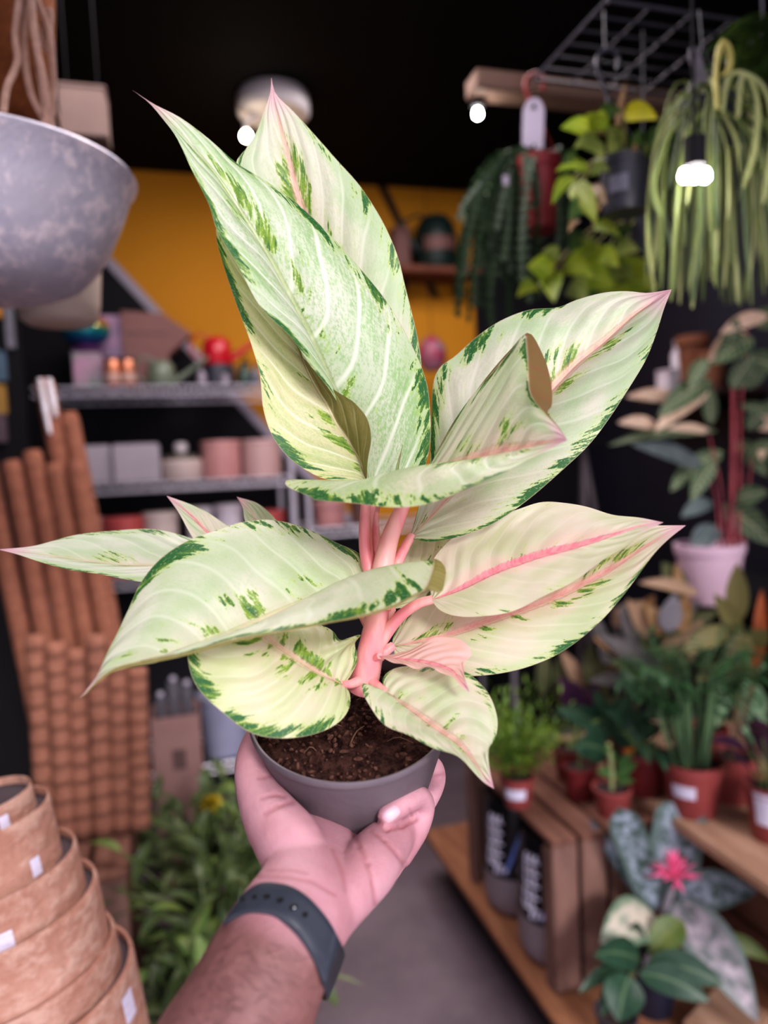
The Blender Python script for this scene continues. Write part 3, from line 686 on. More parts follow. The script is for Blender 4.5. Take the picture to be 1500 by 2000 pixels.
# ------------------------------------------------------------------ room shell
YB, XL, XR, ZC = 3.3, -1.35, 2.0, 2.735
def wall_paint():
    """back wall: ochre yellow, black triangle at lower left behind a pale diagonal stripe, thin dark diagonal at the right"""
    t = NT('back_wall_paint'); tc = t.n('ShaderNodeTexCoord'); sp = t.n('ShaderNodeSeparateXYZ'); t.l(tc.outputs['Object'], sp.inputs[0])
    def line(p, q):
        a, b = at_y(*p, YB), at_y(*q, YB); d = Vector((b.x - a.x, b.z - a.z)).normalized(); n = Vector((-d.y, d.x))
        return t.math('ADD', t.math('MULTIPLY', sp.outputs[0], n.x), t.math('MULTIPLY_ADD', sp.outputs[2], n.y, -(n.x * a.x + n.y * a.z)))
    d1 = line((214, 518), (540, 868))
    n = t.noise(tc.outputs['Object'], 3, 3)
    c = t.mix(n, (.58, .26, .020), (.50, .215, .015))
    c = t.mix(t.sstep(d1, .031, .027), c, (.36, .33, .40))
    c = t.mix(t.sstep(d1, -.008, -.012), c, (.011, .010, .014))
    d2 = line((742, 356), (812, 500))
    c = t.mix(t.math('MULTIPLY', t.sstep(t.math('ABSOLUTE', d2), .022, .018), t.sstep(sp.outputs[2], 2.2, 2.25)), c, (.02, .015, .012))
    c = t.mix(t.sstep(sp.outputs[0], 1.46, 1.47), c, (.012, .011, .014))
    return t.done(t.pbr(c, .7, 0, t.bump(t.noise(tc.outputs['Object'], 60, 3), .2, .002), .2))
def structure(name, c, size, m):
    mb = MB().box(c, size); return tag(mb.build(name, m, None, smooth=False), kind='structure')
BLK = mat('black_paint', (.010, .009, .012), (.007, .006, .009), rough=.75, scale=4, bump=.0008, spec=.25)
CEIL = mat('black_ceiling', (.0045, .0035, .0042), (.003, .0025, .003), rough=.85, scale=3, spec=.15)
NAVY = mat('blue_black_wall', (.012, .013, .024), (.009, .009, .017), rough=.55, scale=3, spec=.35)
structure('wall_back', ((XL + XR) / 2, YB + .05, ZC / 2), (XR - XL + .2, .1, ZC), wall_paint())
structure('wall_left', (XL - .05, 1.4, ZC / 2), (.1, 3.9, ZC), BLK)
structure('wall_right', (XR + .05, 1.4, ZC / 2), (.1, 3.9, ZC), NAVY)
structure('ceiling', ((XL + XR) / 2, 1.4, ZC + .05), (XR - XL + .2, 3.9, .1), CEIL)
def floor_mat():
    t = NT('worn_concrete'); tc = t.n('ShaderNodeTexCoord'); n1 = t.noise(tc.outputs['Object'], 2.2, 5, .6); n2 = t.noise(tc.outputs['Object'], 30, 4)
    c = t.mix(t.sstep(n1, .3, .7), (.180, .140, .160), (.122, .092, .108)); c = t.mix(t.math('MULTIPLY', t.sstep(n2, .5, .7), .3), c, (.2, .165, .175))
    return t.done(t.pbr(c, .55, 0, t.bump(n2, .3, .003), .35))
structure('floor', ((XL + XR) / 2, 1.4, -.05), (XR - XL + .2, 3.9, .1), floor_mat())
structure('trim_1', (1.47, YB - .012, 1.37), (.03, .025, 2.72), BLK)
structure('baseboard_right', (XR - .01, 1.4, .05), (.02, 3.7, .1), BLK)

# ------------------------------------------------------------------ shared materials
CHROME = mat('chrome_wire', (.74, .72, .80), (.62, .60, .68), rough=.40, metal=.6, scale=20)
def wood_mat(name, c1, c2, axis='Y', scale=5):
    t = NT(name); tc = t.n('ShaderNodeTexCoord'); mp = t.n('ShaderNodeMapping'); st = {'X': (.12, 1, 1), 'Y': (1, .12, 1), 'Z': (1, 1, .12)}[axis]
    mp.inputs['Scale'].default_value = tuple(k * scale for k in st); t.l(tc.outputs['Object'], mp.inputs[0])
    n = t.noise(mp.outputs[0], 6, 5, .6); f = t.noise(mp.outputs[0], 26, 4, .6)
    c = t.mix(t.sstep(n, .3, .7), c1, c2); c = t.mix(t.math('MULTIPLY', t.sstep(f, .55, .7), .5), c, tuple(k * .45 for k in c1))
    return t.done(t.pbr(c, .7, 0, t.bump(f, .5, .002), .25))
W_CRATE = wood_mat('crate_wood', (.215, .105, .078), (.135, .062, .045), 'Y')
W_CRATEZ = wood_mat('crate_wood_upright', (.26, .150, .125), (.155, .085, .070), 'Z')
W_WARM = wood_mat('crate_wood_warm', (.34, .135, .045), (.22, .085, .032), 'Y')
W_OSB = wood_mat('osb_board', (.33, .155, .085), (.23, .10, .055), 'Y', 9)
W_PALE = wood_mat('pale_board', (.44, .28, .20), (.33, .19, .13), 'Y')
COIR = None
def coir_mat(name, c1, c2, bands, depth):
    t = NT(name); tc = t.n('ShaderNodeTexCoord'); sp = t.n('ShaderNodeSeparateXYZ'); t.l(tc.outputs['UV'], sp.inputs[0])
    n = t.noise(tc.outputs['Object'], 90, 5, .7); b = t.noise(tc.outputs['Object'], 16, 2)
    c = t.mix(t.sstep(n, .32, .68), c1, c2); c = t.mix(t.math('MULTIPLY', t.sstep(b, .4, .7), .4), c, tuple(k * .6 for k in c1))
    if bands:
        s = t.math('SINE', t.math('MULTIPLY', sp.outputs[2] if False else sp.outputs[1], bands * 6.283))
        c = t.mix(t.math('MULTIPLY', t.sstep(s, .35, .95), depth), c, tuple(k * .33 for k in c1))
    return t.done(t.pbr(c, .95, 0, t.bump(n, 1, .005), .1))

def ptube(mb, a, b, r, seg=16, n=40, wob=.0):
    """tube with UV (round, along) between two points"""
    a, b = Vector(a), Vector(b); t = (b - a).normalized(); e1 = t.orthogonal().normalized(); e2 = t.cross(e1)
    vs, fs, uv = [], [], []
    for i in range(n + 1):
        for k in range(seg):
            q = 2 * PI * k / seg; rr = r * (1 + wob * math.sin(i * 2.1) + .03 * noise.noise(a * 9 + Vector((i * .4, k * .9, 0))))
            if i in (0, n): rr *= .82
            vs.append(a.lerp(b, i / n) + e1 * (rr * math.cos(q)) + e2 * (rr * math.sin(q))); uv.append((k / seg, i / n))
    for i in range(n):
        for k in range(seg):
            l = (k + 1) % seg; fs.append((i * seg + k, i * seg + l, (i + 1) * seg + l, (i + 1) * seg + k))
    fs.append(tuple(range(seg - 1, -1, -1))); fs.append(tuple(n * seg + k for k in range(seg)))
    return mb.add(vs, fs, uv)

# ------------------------------------------------------------------ ceiling fixtures
BULB = glow('bulb_glow', (1, .90, .68), 55); BULBW = glow('bulb_glow_white', (1, .95, .92), 60)
WHITE_PL = mat('white_plastic', (.62, .57, .58), (.55, .50, .52), rough=.4, scale=8)
lc = at_z(533, 186, ZC); lm = thing('ceiling_lamp', lc, 'round white ceiling lamp with a lit globe hanging beneath', 'lamp')
MB().lathe([(.0, 0), (.118, 0), (.125, -.010), (.125, -.060), (.115, -.072), (0, -.072)], lc, 48).build('ceiling_rose', WHITE_PL, lm)
gb = at(481, 266, depth(lc) - .05)
MB().tube([lc + Vector((-.05, 0, -.07)), gb + Vector((0, 0, .05)), gb + Vector((0, 0, .018))], .008, 10).build('stem', WHITE_PL, lm)
MB().lathe([(0, .016), (.007, .015), (.013, .009), (.016, 0), (.013, -.009), (.007, -.015), (0, -.016)], gb, 24).build('bulb', BULB, lm)
def pt(loc, e, col, r=.03):
    l = bpy.data.lights.new('lamp_light', 'POINT'); l.energy = e; l.color = col; l.shadow_soft_size = r
    o = bpy.data.objects.new('lamp_light', l); C.objects.link(o); o.location = loc
pt(gb + Vector((0, -.02, -.25)), LAMP, (1, .83, .62)); 
# wire grid hung from the ceiling
ZG = 2.3
GRID = mat('grey_wire', (.075, .072, .095), (.055, .052, .07), rough=.45, metal=.4, scale=20)
mb = MB(); gx0, gx1, gy0, gy1 = .84, 1.62, 1.235, 1.52
ny, nx = 6, 8
for i in range(ny + 1):
    y = gy0 + (gy1 - gy0) * i / ny; mb.tube([(gx0, y, ZG), (gx1, y, ZG)], .0042 if i in (0, ny) else .0028, 6)
for i in range(nx + 1):
    x = gx0 + (gx1 - gx0) * i / nx; mb.tube([(x, gy0, ZG + .004), (x, gy1, ZG + .004)], .0042 if i in (0, nx) else .0024, 6)
gr = thing('hanging_wire_grid', (1.2, 1.38, ZG), 'grey wire mesh grid suspended flat under the black ceiling', 'wire grid')
mb.build('wire_panel', GRID, gr)
for x, y in ((gx0, gy0), (gx1, gy0), (gx1, gy1), (1.2, gy0)):
    MB().tube([(x, y, ZG), (x, y, ZC)], .003, 6).build('hanger_rod', GRID, gr)
# beam carrying spot lamps
b0, b1 = at_z(918, 190, 2.30), at_z(1290, 205, 2.30)
bm_ = MB().rbox(((b0.x + XR) / 2, (b0.y + b1.y) / 2 + .02, 2.325), (XR - b0.x, .07, .045), .004)
tag(bm_.build('trim_2', wood_mat('dim_beam_wood', (.26, .17, .13), (.18, .115, .09), 'X'), None), kind='structure')
def spotlamp(px, py, d, label, n=1, e=None):
    c = at(px, py, d); t = thing('hanging_spotlight', c, label, 'spotlight')
    for i in range(n):
        k_ = 1.0 if n == 1 else .95; q = c + RT * ((i - (n - 1) / 2) * .0155)
        MB().lathe([(r_ * k_, z_ * k_) for r_, z_ in ((0, .016), (.007, .012), (.0100, .003), (.0090, -.004), (.005, -.008), (0, -.009))], q, 16).build('bulb', BULBW, t)
    top = MB().tube([c + Vector((0, 0, .017)), c + Vector((0, 0, .06))], .016, 16)
    top.build('socket', BLK, t)
    MB().tube([c + Vector((0, 0, .06)), Vector((c.x, c.y, 2.31 if n == 1 else ZC))], .003, 6).build('cord', BLK, t)
    pt(c - Vector((0, 0.02, .18)), (LAMP * .5 if n == 1 else LAMP * .06), (1, .9, .78))
spotlamp(933, 224, 1.72, 'small lit spotlight beneath the pale ceiling beam')
spotlamp(1357, 346, 1.13, 'row of three lit bulbs glaring before the stringy hanging cactus', 3)

# ------------------------------------------------------------------ generic pots, stickers
RED = mat('red_nursery_plastic', (.27, .060, .058), (.22, .046, .046), rough=.42, scale=10)
DRED = mat('dark_red_plastic', (.17, .022, .024), (.13, .017, .019), rough=.45, scale=10)
DGREY = mat('charcoal_plastic', (.045, .045, .062), (.036, .036, .05), rough=.4, scale=10)
SOIL2 = mat('dark_soil', (.030, .018, .020), (.055, .030, .028), rough=.95, scale=120, bump=.004)
PAPER = mat('white_sticker', (.66, .64, .80), (.60, .58, .74), rough=.6, scale=30)
def pot_parts(root, base, r, h, m, lip=True, taper=.72, name='pot', soil=True, z0=0):
    b = Vector(base)
    pr = [(0, 0), (r * taper, 0), (r * (taper + .03), .004), (r * .95, h * .84)]
    pr += [(r, h * .845), (r * 1.02, h * .99), (r * .98, h), (r * .93, h * .995), (r * .88, h * .8), (0, h * .8)] if lip else [(r * .99, h * .99), (r, h), (r * .95, h), (r * .9, h * .85), (0, h * .85)]
    p = MB().lathe(pr, b, 36).build(name, m, root)
    if soil: MB().lathe([(0, h * .875), (r * .45, h * .88), (r * .91, h * .86)], b, 24).build('soil', SOIL2, root)
    return p
def sticker(root, base, rz, z0, z1, ang, half, m=None, name='sticker', proud=.0012):
    """label patch on a round pot; rz(z) gives its radius; ang = facing direction"""
    vs, fs = [], []; N, Mv = 8, 3
    for j in range(Mv + 1):
        z = z0 + (z1 - z0) * j / Mv
        for i in range(N + 1):
            a = ang + half * (2 * i / N - 1); r = rz(z) + proud
            vs.append(Vector(base) + Vector((r * math.cos(a), r * math.sin(a), z)))
    for j in range(Mv):
        for i in range(N): k = j * (N + 1) + i; fs.append((k, k + 1, k + N + 2, k + N + 1))
    return MB().add(vs, fs).build(name, m or PAPER, root)
def face_cam(p): q = cam_loc - Vector(p); return math.atan2(q.y, q.x)
# ------------------------------------------------------------------ upper left: hanging zinc pot, cream pot, brown planter
def zinc_mat():
    t = NT('galvanised_zinc'); tc = t.n('ShaderNodeTexCoord'); n1 = t.noise(tc.outputs['Object'], 9, 5, .65); n2 = t.noise(tc.outputs['Object'], 45, 4, .7)
    c = t.mix(t.sstep(n1, .3, .7), (.46, .43, .50), (.38, .365, .45)); c = t.mix(t.math('MULTIPLY', t.sstep(t.math('ADD', t.math('MULTIPLY', n2, .6), t.math('MULTIPLY', n1, .4)), .46, .60), .8), c, (.74, .64, .68))
    sp = t.n('ShaderNodeSeparateXYZ'); t.l(tc.outputs['Object'], sp.inputs[0])
    return t.done(t.pbr(c, .55, .25, t.bump(n2, .5, .003), .4))
zc = at(-32, 352, .95); zr = .203
zp = thing('hanging_zinc_pot', zc, 'large galvanised zinc bowl planter hanging from jute rope at the left', 'hanging planter')
MB().lathe([(0, -.156), (.03, -.156), (.075, -.151), (.112, -.136), (.138, -.110), (.156, -.080), (.174, -.040), (.186, -.006), (.192, 0), (.194, .004), (.191, .008), (.186, .006), (.172, -.03), (.145, -.085), (.10, -.118), (0, -.135)], zc, 96).build('bowl', zinc_mat(), zp)
ROPE = mat('jute_rope', (.40, .25, .20), (.30, .175, .135), rough=.9, scale=60, bump=.002)
kn = at(96, 262, .885)
for pts in ([(96, 268, .88), (92, 235, .87), (75, 120, .87), (62, 10, .87), (58, -60, .87)], [(98, 250, .88), (88, 170, .86), (66, 60, .86), (60, -60, .86)],
            [(90, 240, .90), (60, 180, .88), (48, 90, .88), (52, -60, .88)], [(6, 222, .80), (14, 170, .82), (34, 120, .84), (30, 60, .85), (45, -50, .87)],
            [(100, 240, .90), (104, 150, .90), (95, 60, .90), (72, 0, .90), (64, -60, .90)], [(92, 100, .91), (98, 30, .91), (90, 24, .91), (80, 90, .91)]):
    MB().tube(crom([at(*p) for p in pts], 24), .0042, 8).build('jute_rope', ROPE, zp)
MB().tube(crom([at(92, 235, .875), at(98, 255, .872), at(95, 275, .874)], 8), [.006, .009, .008, .007, .006, .006, .005, .004, .003], 10).build('rope_knot', ROPE, zp)
# cream pot hanging just behind
cc = at(112, 562, 1.24); cp = thing('hanging_cream_pot', cc, 'small cream pot hanging just behind the zinc bowl', 'hanging planter')
CREAM = mat('cream_ceramic', (.50, .41, .35), (.44, .35, .30), rough=.5, scale=6)
MB().lathe([(0, -.062), (.054, -.062), (.063, -.055), (.068, -.03), (.073, .03), (.074, .06), (.071, .062), (.066, .05), (0, .03)], cc, 48).build('pot', CREAM, cp)
for a in (0, 2.1, 4.2): MB().tube([cc + Vector((.070 * math.cos(a), .070 * math.sin(a), .058)), cc + Vector((-.012, 0, .45)), cc + Vector((-.015, 0, .95))], .0015, 6).build('cord', ROPE, cp)
# brown basket above
bc = at(-16, 60, 1.15); bb = thing('hanging_coir_basket', bc, 'orange-brown coir basket hanging behind the jute ropes', 'hanging basket')
CB = coir_mat('coir_orange', (.22, .078, .030), (.13, .045, .018), 0, 0)
MB().lathe([(0, -.14), (.055, -.14), (.075, -.12), (.090, -.04), (.097, .06), (.098, .09), (.090, .09), (.08, 0), (0, -.05)], bc, 40).build('basket', CB, bb)
MB().tube([bc + Vector((0, 0, -.05)), Vector((bc.x, bc.y, ZC))], .004, 8).build('cord', ROPE, bb)
# brown box hung near the ceiling
KRAFT = mat('brown_card', (.17, .115, .10), (.14, .092, .08), rough=.8, scale=7)
bk = at(166, 236, 1.75); kk = 1.75 / F
sh = thing('hanging_wooden_box', bk, 'plain brown box hanging near the ceiling, behind the zinc bowl', 'box')
MB().rbox(bk, (86 * kk, .10, 92 * kk), .004).build('box', KRAFT, sh)
MB().rbox(bk + Vector((0, 0, 47 * kk)), (90 * kk, .105, .010), .003).build('lid', KRAFT, sh)
for dx_ in (-.035, .035): MB().tube([bk + Vector((dx_, 0, 48 * kk)), Vector((bk.x + dx_, bk.y, ZC))], .0012, 6).build('cord', BLK, sh)
# ------------------------------------------------------------------ black display stand with yellow header
dx = at_y(40, 700, 2.75); ds = thing('display_stand', (dx.x - .18, 2.75, 0), 'tall black display stand with yellow header at the left edge', 'display stand')
MB().rbox((dx.x - .20, 2.78, 1.05), (.40, .05, 2.10), .004).build('back_panel', BLK, ds)
hz = at_y(10, 600, 2.74).z
MB().rbox((dx.x - .235, 2.745, hz), (.38, .02, .075), .003).build('header', mat('yellow_print', (.62, .27, .01), (.55, .23, .01), rough=.5), ds)
MB().rbox((dx.x - .025, 2.748, hz - .05), (.028, .03, .18), .003).build('edge_strip', mat('grey_strip', (.22, .21, .25), rough=.5), ds)
MB().rbox((dx.x - .20, 2.70, .04), (.44, .3, .08), .004).build('base', BLK, ds)
for i, (py, col, nm) in enumerate(((715, (.10, .16, .22), 'blue grey'), (780, (.42, .24, .05), 'ochre'), (835, (.13, .085, .10), 'plum'))):
    c = at_y(-4, py, 2.715)
    pk = thing('hanging_seed_packet', c, '%s packet hung on the black display stand' % nm, 'packet', 'packets on the display stand')
    MB().rbox(c, (.055, .008, .10), .003).build('packet', mat('packet_' + nm.replace(' ', '_'), col, rough=.4), pk)
    MB().tube([c + Vector((0, .03, .06)), c + Vector((0, -.02, .06))], .002, 6).build('peg_hook', CHROME, pk)

# ------------------------------------------------------------------ coir poles on a crate
def slat_crate(root, x0, x1, y0, y1, z0, z1, wt, wz, openside=None, gap=.012, board=.095, t=.012):
    """crate of boards: top boards along y, end boards upright; openside '-x' leaves the aisle side open"""
    n = max(2, round((x1 - x0) / board)); w = (x1 - x0) / n
    for i in range(n):
        x = x0 + w * (i + .5)
        MB().rbox((x, (y0 + y1) / 2, z1 - t / 2), (w - gap, y1 - y0, t), .003).build('top_board', wt, root)
        MB().rbox((x, y0 + t / 2, (z0 + z1) / 2 - t / 2), (w - gap, t, z1 - z0 - t - .002), .003).build('end_board', wz, root)
        MB().rbox((x, y1 - t / 2, (z0 + z1) / 2 - t / 2), (w - gap, t, z1 - z0 - t - .002), .003).build('end_board', wz, root)
    for x in ((x0 + .012), (x1 - .012)):
        if x < x0 + .02 and openside == '-x':
            MB().rbox((x, y0 + .03, (z0 + z1) / 2 - t), (.02, .03, z1 - z0 - 2 * t), .003).build('corner_post', wz, root); MB().rbox((x, y1 - .03, (z0 + z1) / 2 - t), (.02, .03, z1 - z0 - 2 * t), .003).build('corner_post', wz, root); continue
        k = max(2, round((z1 - z0) / .12)); hh = (z1 - z0 - 2 * t) / k
        for j in range(k): MB().rbox((x, (y0 + y1) / 2, z0 + t + hh * (j + .5)), (t, y1 - y0 - 2 * t - .002, hh - gap), .003).build('side_board', wt, root)
cl = thing('wooden_crate', (-.45, 1.93, 0), 'slatted wooden crate standing under the bundle of coir poles', 'crate')
slat_crate(cl, -.74, -.168, 1.76, 2.13, 0, .50, W_CRATE, W_CRATEZ)
tag(cl, None)
C_TALL = coir_mat('coir_pole_tall', (.375, .165, .110), (.26, .105, .068), 18, .18)
C_SHORT = coir_mat('coir_pole_short', (.40, .19, .135), (.27, .115, .08), 11, .8)
SLEEVE_SHEEN = mat('white_plastic_sheen', (.95, .93, 1.0), (.75, .68, .70), rough=.12, scale=40, spec=.8)  # sheen of the clear plastic put into a near-white colour
def up_at(px, py, y):                          # point on the plane y = const
    return at_y(px, py, y)
tall = [(-30, 892, 2.12, 'far left'), (22, 900, 2.115, ''), (62, 880, 2.12, ''), (104, 905, 2.118, ''), (146, 900, 2.12, '')]
LBT = ['leftmost of the tall plain coir poles leaning in the corner', 'tall coir pole second from the left in the leaning bundle', 'tall coir pole in the middle of the leaning bundle', 'tall coir pole second from the right in the leaning bundle', 'rightmost tall coir pole of the leaning bundle']
for i, (px, py, y, _) in enumerate(tall):
    top = up_at(px, py, y + .08); bx = up_at(112 + i * 39, 1572, y - .02); bot = Vector((bx.x, y - .01, .505 + .0315 * .2))
    p = tag(ptube(MB(), bot, top, .0265, 18, 60).build('coir_pole', C_TALL, None), LBT[i], 'coir pole', 'coir poles')
for px, py, y, sl, lb in ((86, 742, 2.19, (742, 838), 'tallest coir pole, its top in a shiny plastic sleeve'), (133, 806, 2.19, (752, 815), 'second tallest coir pole, beside the one in plastic')):
    top = up_at(px, py, y + .10); bot = Vector((up_at(px + 150, 1560, y).x, y + .0, .512))
    t = thing('coir_pole', bot, lb, 'coir pole', 'coir poles')
    ptube(MB(), bot, top, .0275, 18, 60).build('pole', C_TALL, t)
    ax_ = (top - bot).normalized()
    if py < 780:
        for dx_, ln in ((-.006, .15), (.018, .10)):
            q = top - ax_ * .01 + Vector((dx_, -.033, 0)); MB().tube([q - ax_ * ln, q - ax_ * (ln * .5), q + ax_ * .01], [.005, .009, .007], 10).build('plastic_sleeve_sheen', SLEEVE_SHEEN, t)
LBS = ['leftmost of the short banded coir poles in front', 'short banded coir pole, second from the left', 'short banded coir pole, third from the left', 'short banded coir pole, third from the right', 'short banded coir pole, second from the right', 'rightmost of the short banded coir poles in front']
for i in range(6):
    y = 1.995 if i % 2 else 2.005; top = up_at(68 + i * 40, 1240 + (i % 3) * 14 + (35 if i > 4 else 0), y + .03); bx = up_at(92 + i * 36.5, 1580, y)
    tag(ptube(MB(), Vector((bx.x, y - .03, .506)), top, .0265, 18, 60, .03).build('coir_pole', C_SHORT, None), LBS[i], 'coir pole', 'coir poles')

# ------------------------------------------------------------------ stack of nested paper pots, bottom left
def papier(nm, c1, c2):
    t = NT(nm); tc = t.n('ShaderNodeTexCoord'); mp = t.n('ShaderNodeMapping'); mp.inputs['Scale'].default_value = (1, 1, 1.7); t.l(tc.outputs['Object'], mp.inputs[0])
    n1 = t.noise(mp.outputs[0], 7, 4, .6); n2 = t.noise(mp.outputs[0], 26, 5, .65)
    c = t.mix(t.sstep(n1, .3, .7), c1, c2); c = t.mix(t.math('MULTIPLY', t.sstep(n2, .45, .65), .5), c, (.72, .50, .42))
    return t.done(t.pbr(c, .85, 0, t.bump(n2, 1, .007), .15))
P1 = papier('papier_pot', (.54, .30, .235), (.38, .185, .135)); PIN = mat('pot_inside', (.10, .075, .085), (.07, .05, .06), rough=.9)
def printed():
    t = NT('price_sticker'); tc = t.n('ShaderNodeTexCoord'); sp = t.n('ShaderNodeSeparateXYZ'); t.l(tc.outputs['Object'], sp.inputs[0])
    w = t.sstep(t.math('SINE', t.math('MULTIPLY', sp.outputs[2], 700)), .2, .9); n = t.noise(tc.outputs['Object'], 90, 1)
    return t.done(t.pbr(t.mix(t.math('MULTIPLY', t.math('MULTIPLY', w, t.sstep(n, .45, .55)), .35), (.72, .66, .82), (.35, .32, .42)), .5))
PRN = printed()
tilt = Matrix.Rotation(math.radians(-9), 3, FW) 
sax = (tilt @ Vector((0, 0, 1))).normalized()
def by_axis(px, py, d): return at(px, py, d)
# (rim right-edge pixel, distance down the axis m, height m)
stack = [(52, 0, .13, 'innermost and smallest paper pot, poking from the top of the stack'), (86, .020, .15, 'second paper pot from the top, its rim just under the smallest'),
         (138, .082, .14, 'paper pot with a white price sticker, halfway down the stack'), (178, .128, .16, 'wide paper pot below the stickered one, dark inside showing'),
         (214, .196, .15, 'second paper pot from the bottom of the stack'), (250, .228, .16, 'lowest and widest paper pot of the stack')]
S0 = at(-46, 1570, .80)
ex_ = (RT - sax * RT.dot(sax)).normalized(); SM = Matrix((ex_, sax.cross(ex_).normalized(), sax)).transposed()
zmin = 9
for i, (px, sdown, h, lb) in enumerate(stack):
    rim = S0 - sax * sdown; d = depth(rim); r = (px - (750 + F * (rim - cam_loc).dot(RT) / d)) * d / F / ex_.dot(RT); t = thing('paper_pot', rim, lb, 'paper pot', 'nested paper pots')
    k = .97
    pr = [(r * k, -h), (r * .985, -h * .5), (r, -.006), (r * 1.0, 0), (r * .985, .005), (r * .96, .004), (r * .957, -.01)]
    MB().lathe([(0, -h)] + pr + [(r * .93, -h * .9), (0, -h * .92)], rim, 64, SM).build('pot', P1, t)
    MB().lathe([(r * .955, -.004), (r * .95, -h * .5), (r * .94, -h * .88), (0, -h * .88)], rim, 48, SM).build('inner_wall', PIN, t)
    zmin = min(zmin, (rim - sax * h).z - r * .3)
    if i in (0, 1, 2, 5):
        a0 = {0: -.62, 1: -.42, 2: -1.08, 5: -.10}[i]; zz = {0: (-.030, -.006), 1: (-.060, -.040), 2: (-.064, -.028), 5: (-.045, -.014)}[i]; hw = {0: .09, 1: .08, 2: .135, 5: .09}[i]
        vs, fs = [], []
        for j in range(2):
            for m in range(7):
                a = a0 + hw * (m / 3 - 1); vs.append(rim + SM @ Vector(((r * .992 + .0015) * math.cos(a), (r * .992 + .0015) * math.sin(a), zz[j])))
        for m in range(6): fs.append((m, m + 1, m + 8, m + 7))
        MB().add(vs, fs).build('price_sticker', PRN, t)
bs = S0 - sax * (stack[-1][1] + stack[-1][2])
tb = thing('wooden_stool', (bs.x - .02, bs.y, 0), 'low wooden stand under the stack of paper pots', 'stand')
zt = bs.z - .045
MB().rbox((bs.x, bs.y, zt - .012), (.36, .34, .024), .004).build('top', W_WARM, tb)
for sx in (-1, 1):
    for sy in (-1, 1): MB().rbox((bs.x + sx * .14, bs.y + sy * .13, (zt - .024) / 2), (.04, .04, zt - .024), .004).build('leg', W_CRATEZ, tb)
# ------------------------------------------------------------------ chrome racks at the back wall
def rack(name, x0, x1, y0, y1, zs, label, ztop):
    t = thing(name, ((x0 + x1) / 2, (y0 + y1) / 2, 0), label, 'shelf rack')
    for x in (x0, x1):
        for y in (y0, y1):
            p = MB().tube([(x, y, 0), (x, y, ztop)], .0125, 12); MBr = p
            p.build('post', CHROME, t)
    for z in zs:
        mb = MB()
        for y in (y0, y1):
            mb.tube([(x0, y, z - .004), (x1, y, z - .004)], .0045, 6); mb.tube([(x0, y, z - .036), (x1, y, z - .036)], .0045, 6)
            n = int((x1 - x0) / .03)
            mb.tube([(x0 + (x1 - x0) * i / n, y, z - .004 - .032 * (i % 2)) for i in range(n + 1)], .0028, 5)
        for x in (x0, x1): mb.tube([(x, y0, z - .004), (x, y1, z - .004)], .0045, 6); mb.tube([(x, y0, z - .036), (x, y1, z - .036)], .0045, 6)
        n = int((x1 - x0) / .022)
        for i in range(1, n): x = x0 + (x1 - x0) * i / n; mb.tube([(x, y0, z - .002), (x, y1, z - .002)], .002, 5)
        mb.build('wire_shelf', CHROME, t)
    return t
RY0, RY1 = 2.88, 3.24
Z1, Z2, Z3, Z4 = at_y(315, 752, RY0).z, at_y(365, 938, RY0).z, at_y(300, 1128, RY0).z, at_y(430, 1490, RY0).z
rx0, rx1 = at_y(70, 860, RY0).x, at_y(571, 960, RY0).x
rack('chrome_rack', rx0, rx1, RY0, RY1, (Z1, Z2, Z3, Z4), 'chrome wire shelf rack carrying cans above and pale pots below, left of centre', at_y(560, 880, RY0).z)
sx0, sx1 = at_y(603, 990, RY0).x, 1.40
Z5, Z6 = at_y(650, 1030, RY0).z, .55
rack('chrome_rack', sx0, sx1, RY0, RY1, (Z5, Z6), 'chrome wire shelf rack behind the plant stems, right of the other rack', at_y(603, 950, RY0).z)
def put(px, z, y=3.0):                           # pixel column -> spot on a shelf
    py = 1000
    for _ in range(4):
        p = at_y(px, py, y); v = Vector((p.x, y, z)) - cam_loc; py = 1000 - F * v.dot(UP) / v.dot(FW)
    return Vector((at_y(px, py, y).x, y, z))
S = 3.0 / F * 1.02                               # metres per pixel at the racks
def simple(name, loc, label, cat, parts, group=None):
    """parts: (part name, lathe profile or ('box', size, centre), material)"""
    if len(parts) == 1:
        o = parts[0][1](MB(), Vector(loc)).build(name, parts[0][2], None); return tag(o, label, cat, group)
    t = thing(name, loc, label, cat, group)
    for pn, fn, m in parts: fn(MB(), Vector(loc)).build(pn, m, t)
    return t
L = lambda prof, seg=32: (lambda mb, b: mb.lathe(prof, b, seg))
B = lambda size, c, r=.004: (lambda mb, b: mb.rbox(b + Vector(c), size, r))
T = lambda pts, r, seg=8: (lambda mb, b: mb.tube([b + Vector(p) for p in pts], r, seg))
def hollow(r, h, w=.006, k=.92): return [(0, 0), (r * k, 0), (r, h), (r - w, h), (r * k - w, .012), (0, .012)]
PGREY = mat('pale_grey_glaze', (.40, .355, .40), (.35, .31, .35), rough=.45, scale=6); PPINK = mat('pink_glaze', (.56, .29, .28), (.46, .22, .215), rough=.35, scale=5)
PBLUSH = mat('blush_glaze', (.56, .37, .36), (.50, .32, .31), rough=.4, scale=5); PCREAM = mat('cream_glaze', (.58, .48, .45), (.52, .42, .39), rough=.4, scale=5)
PRED = mat('red_glaze', (.50, .10, .10), (.42, .08, .08), rough=.4, scale=5); PWHITE = mat('white_glaze', (.60, .54, .60), (.55, .50, .56), rough=.4, scale=5)
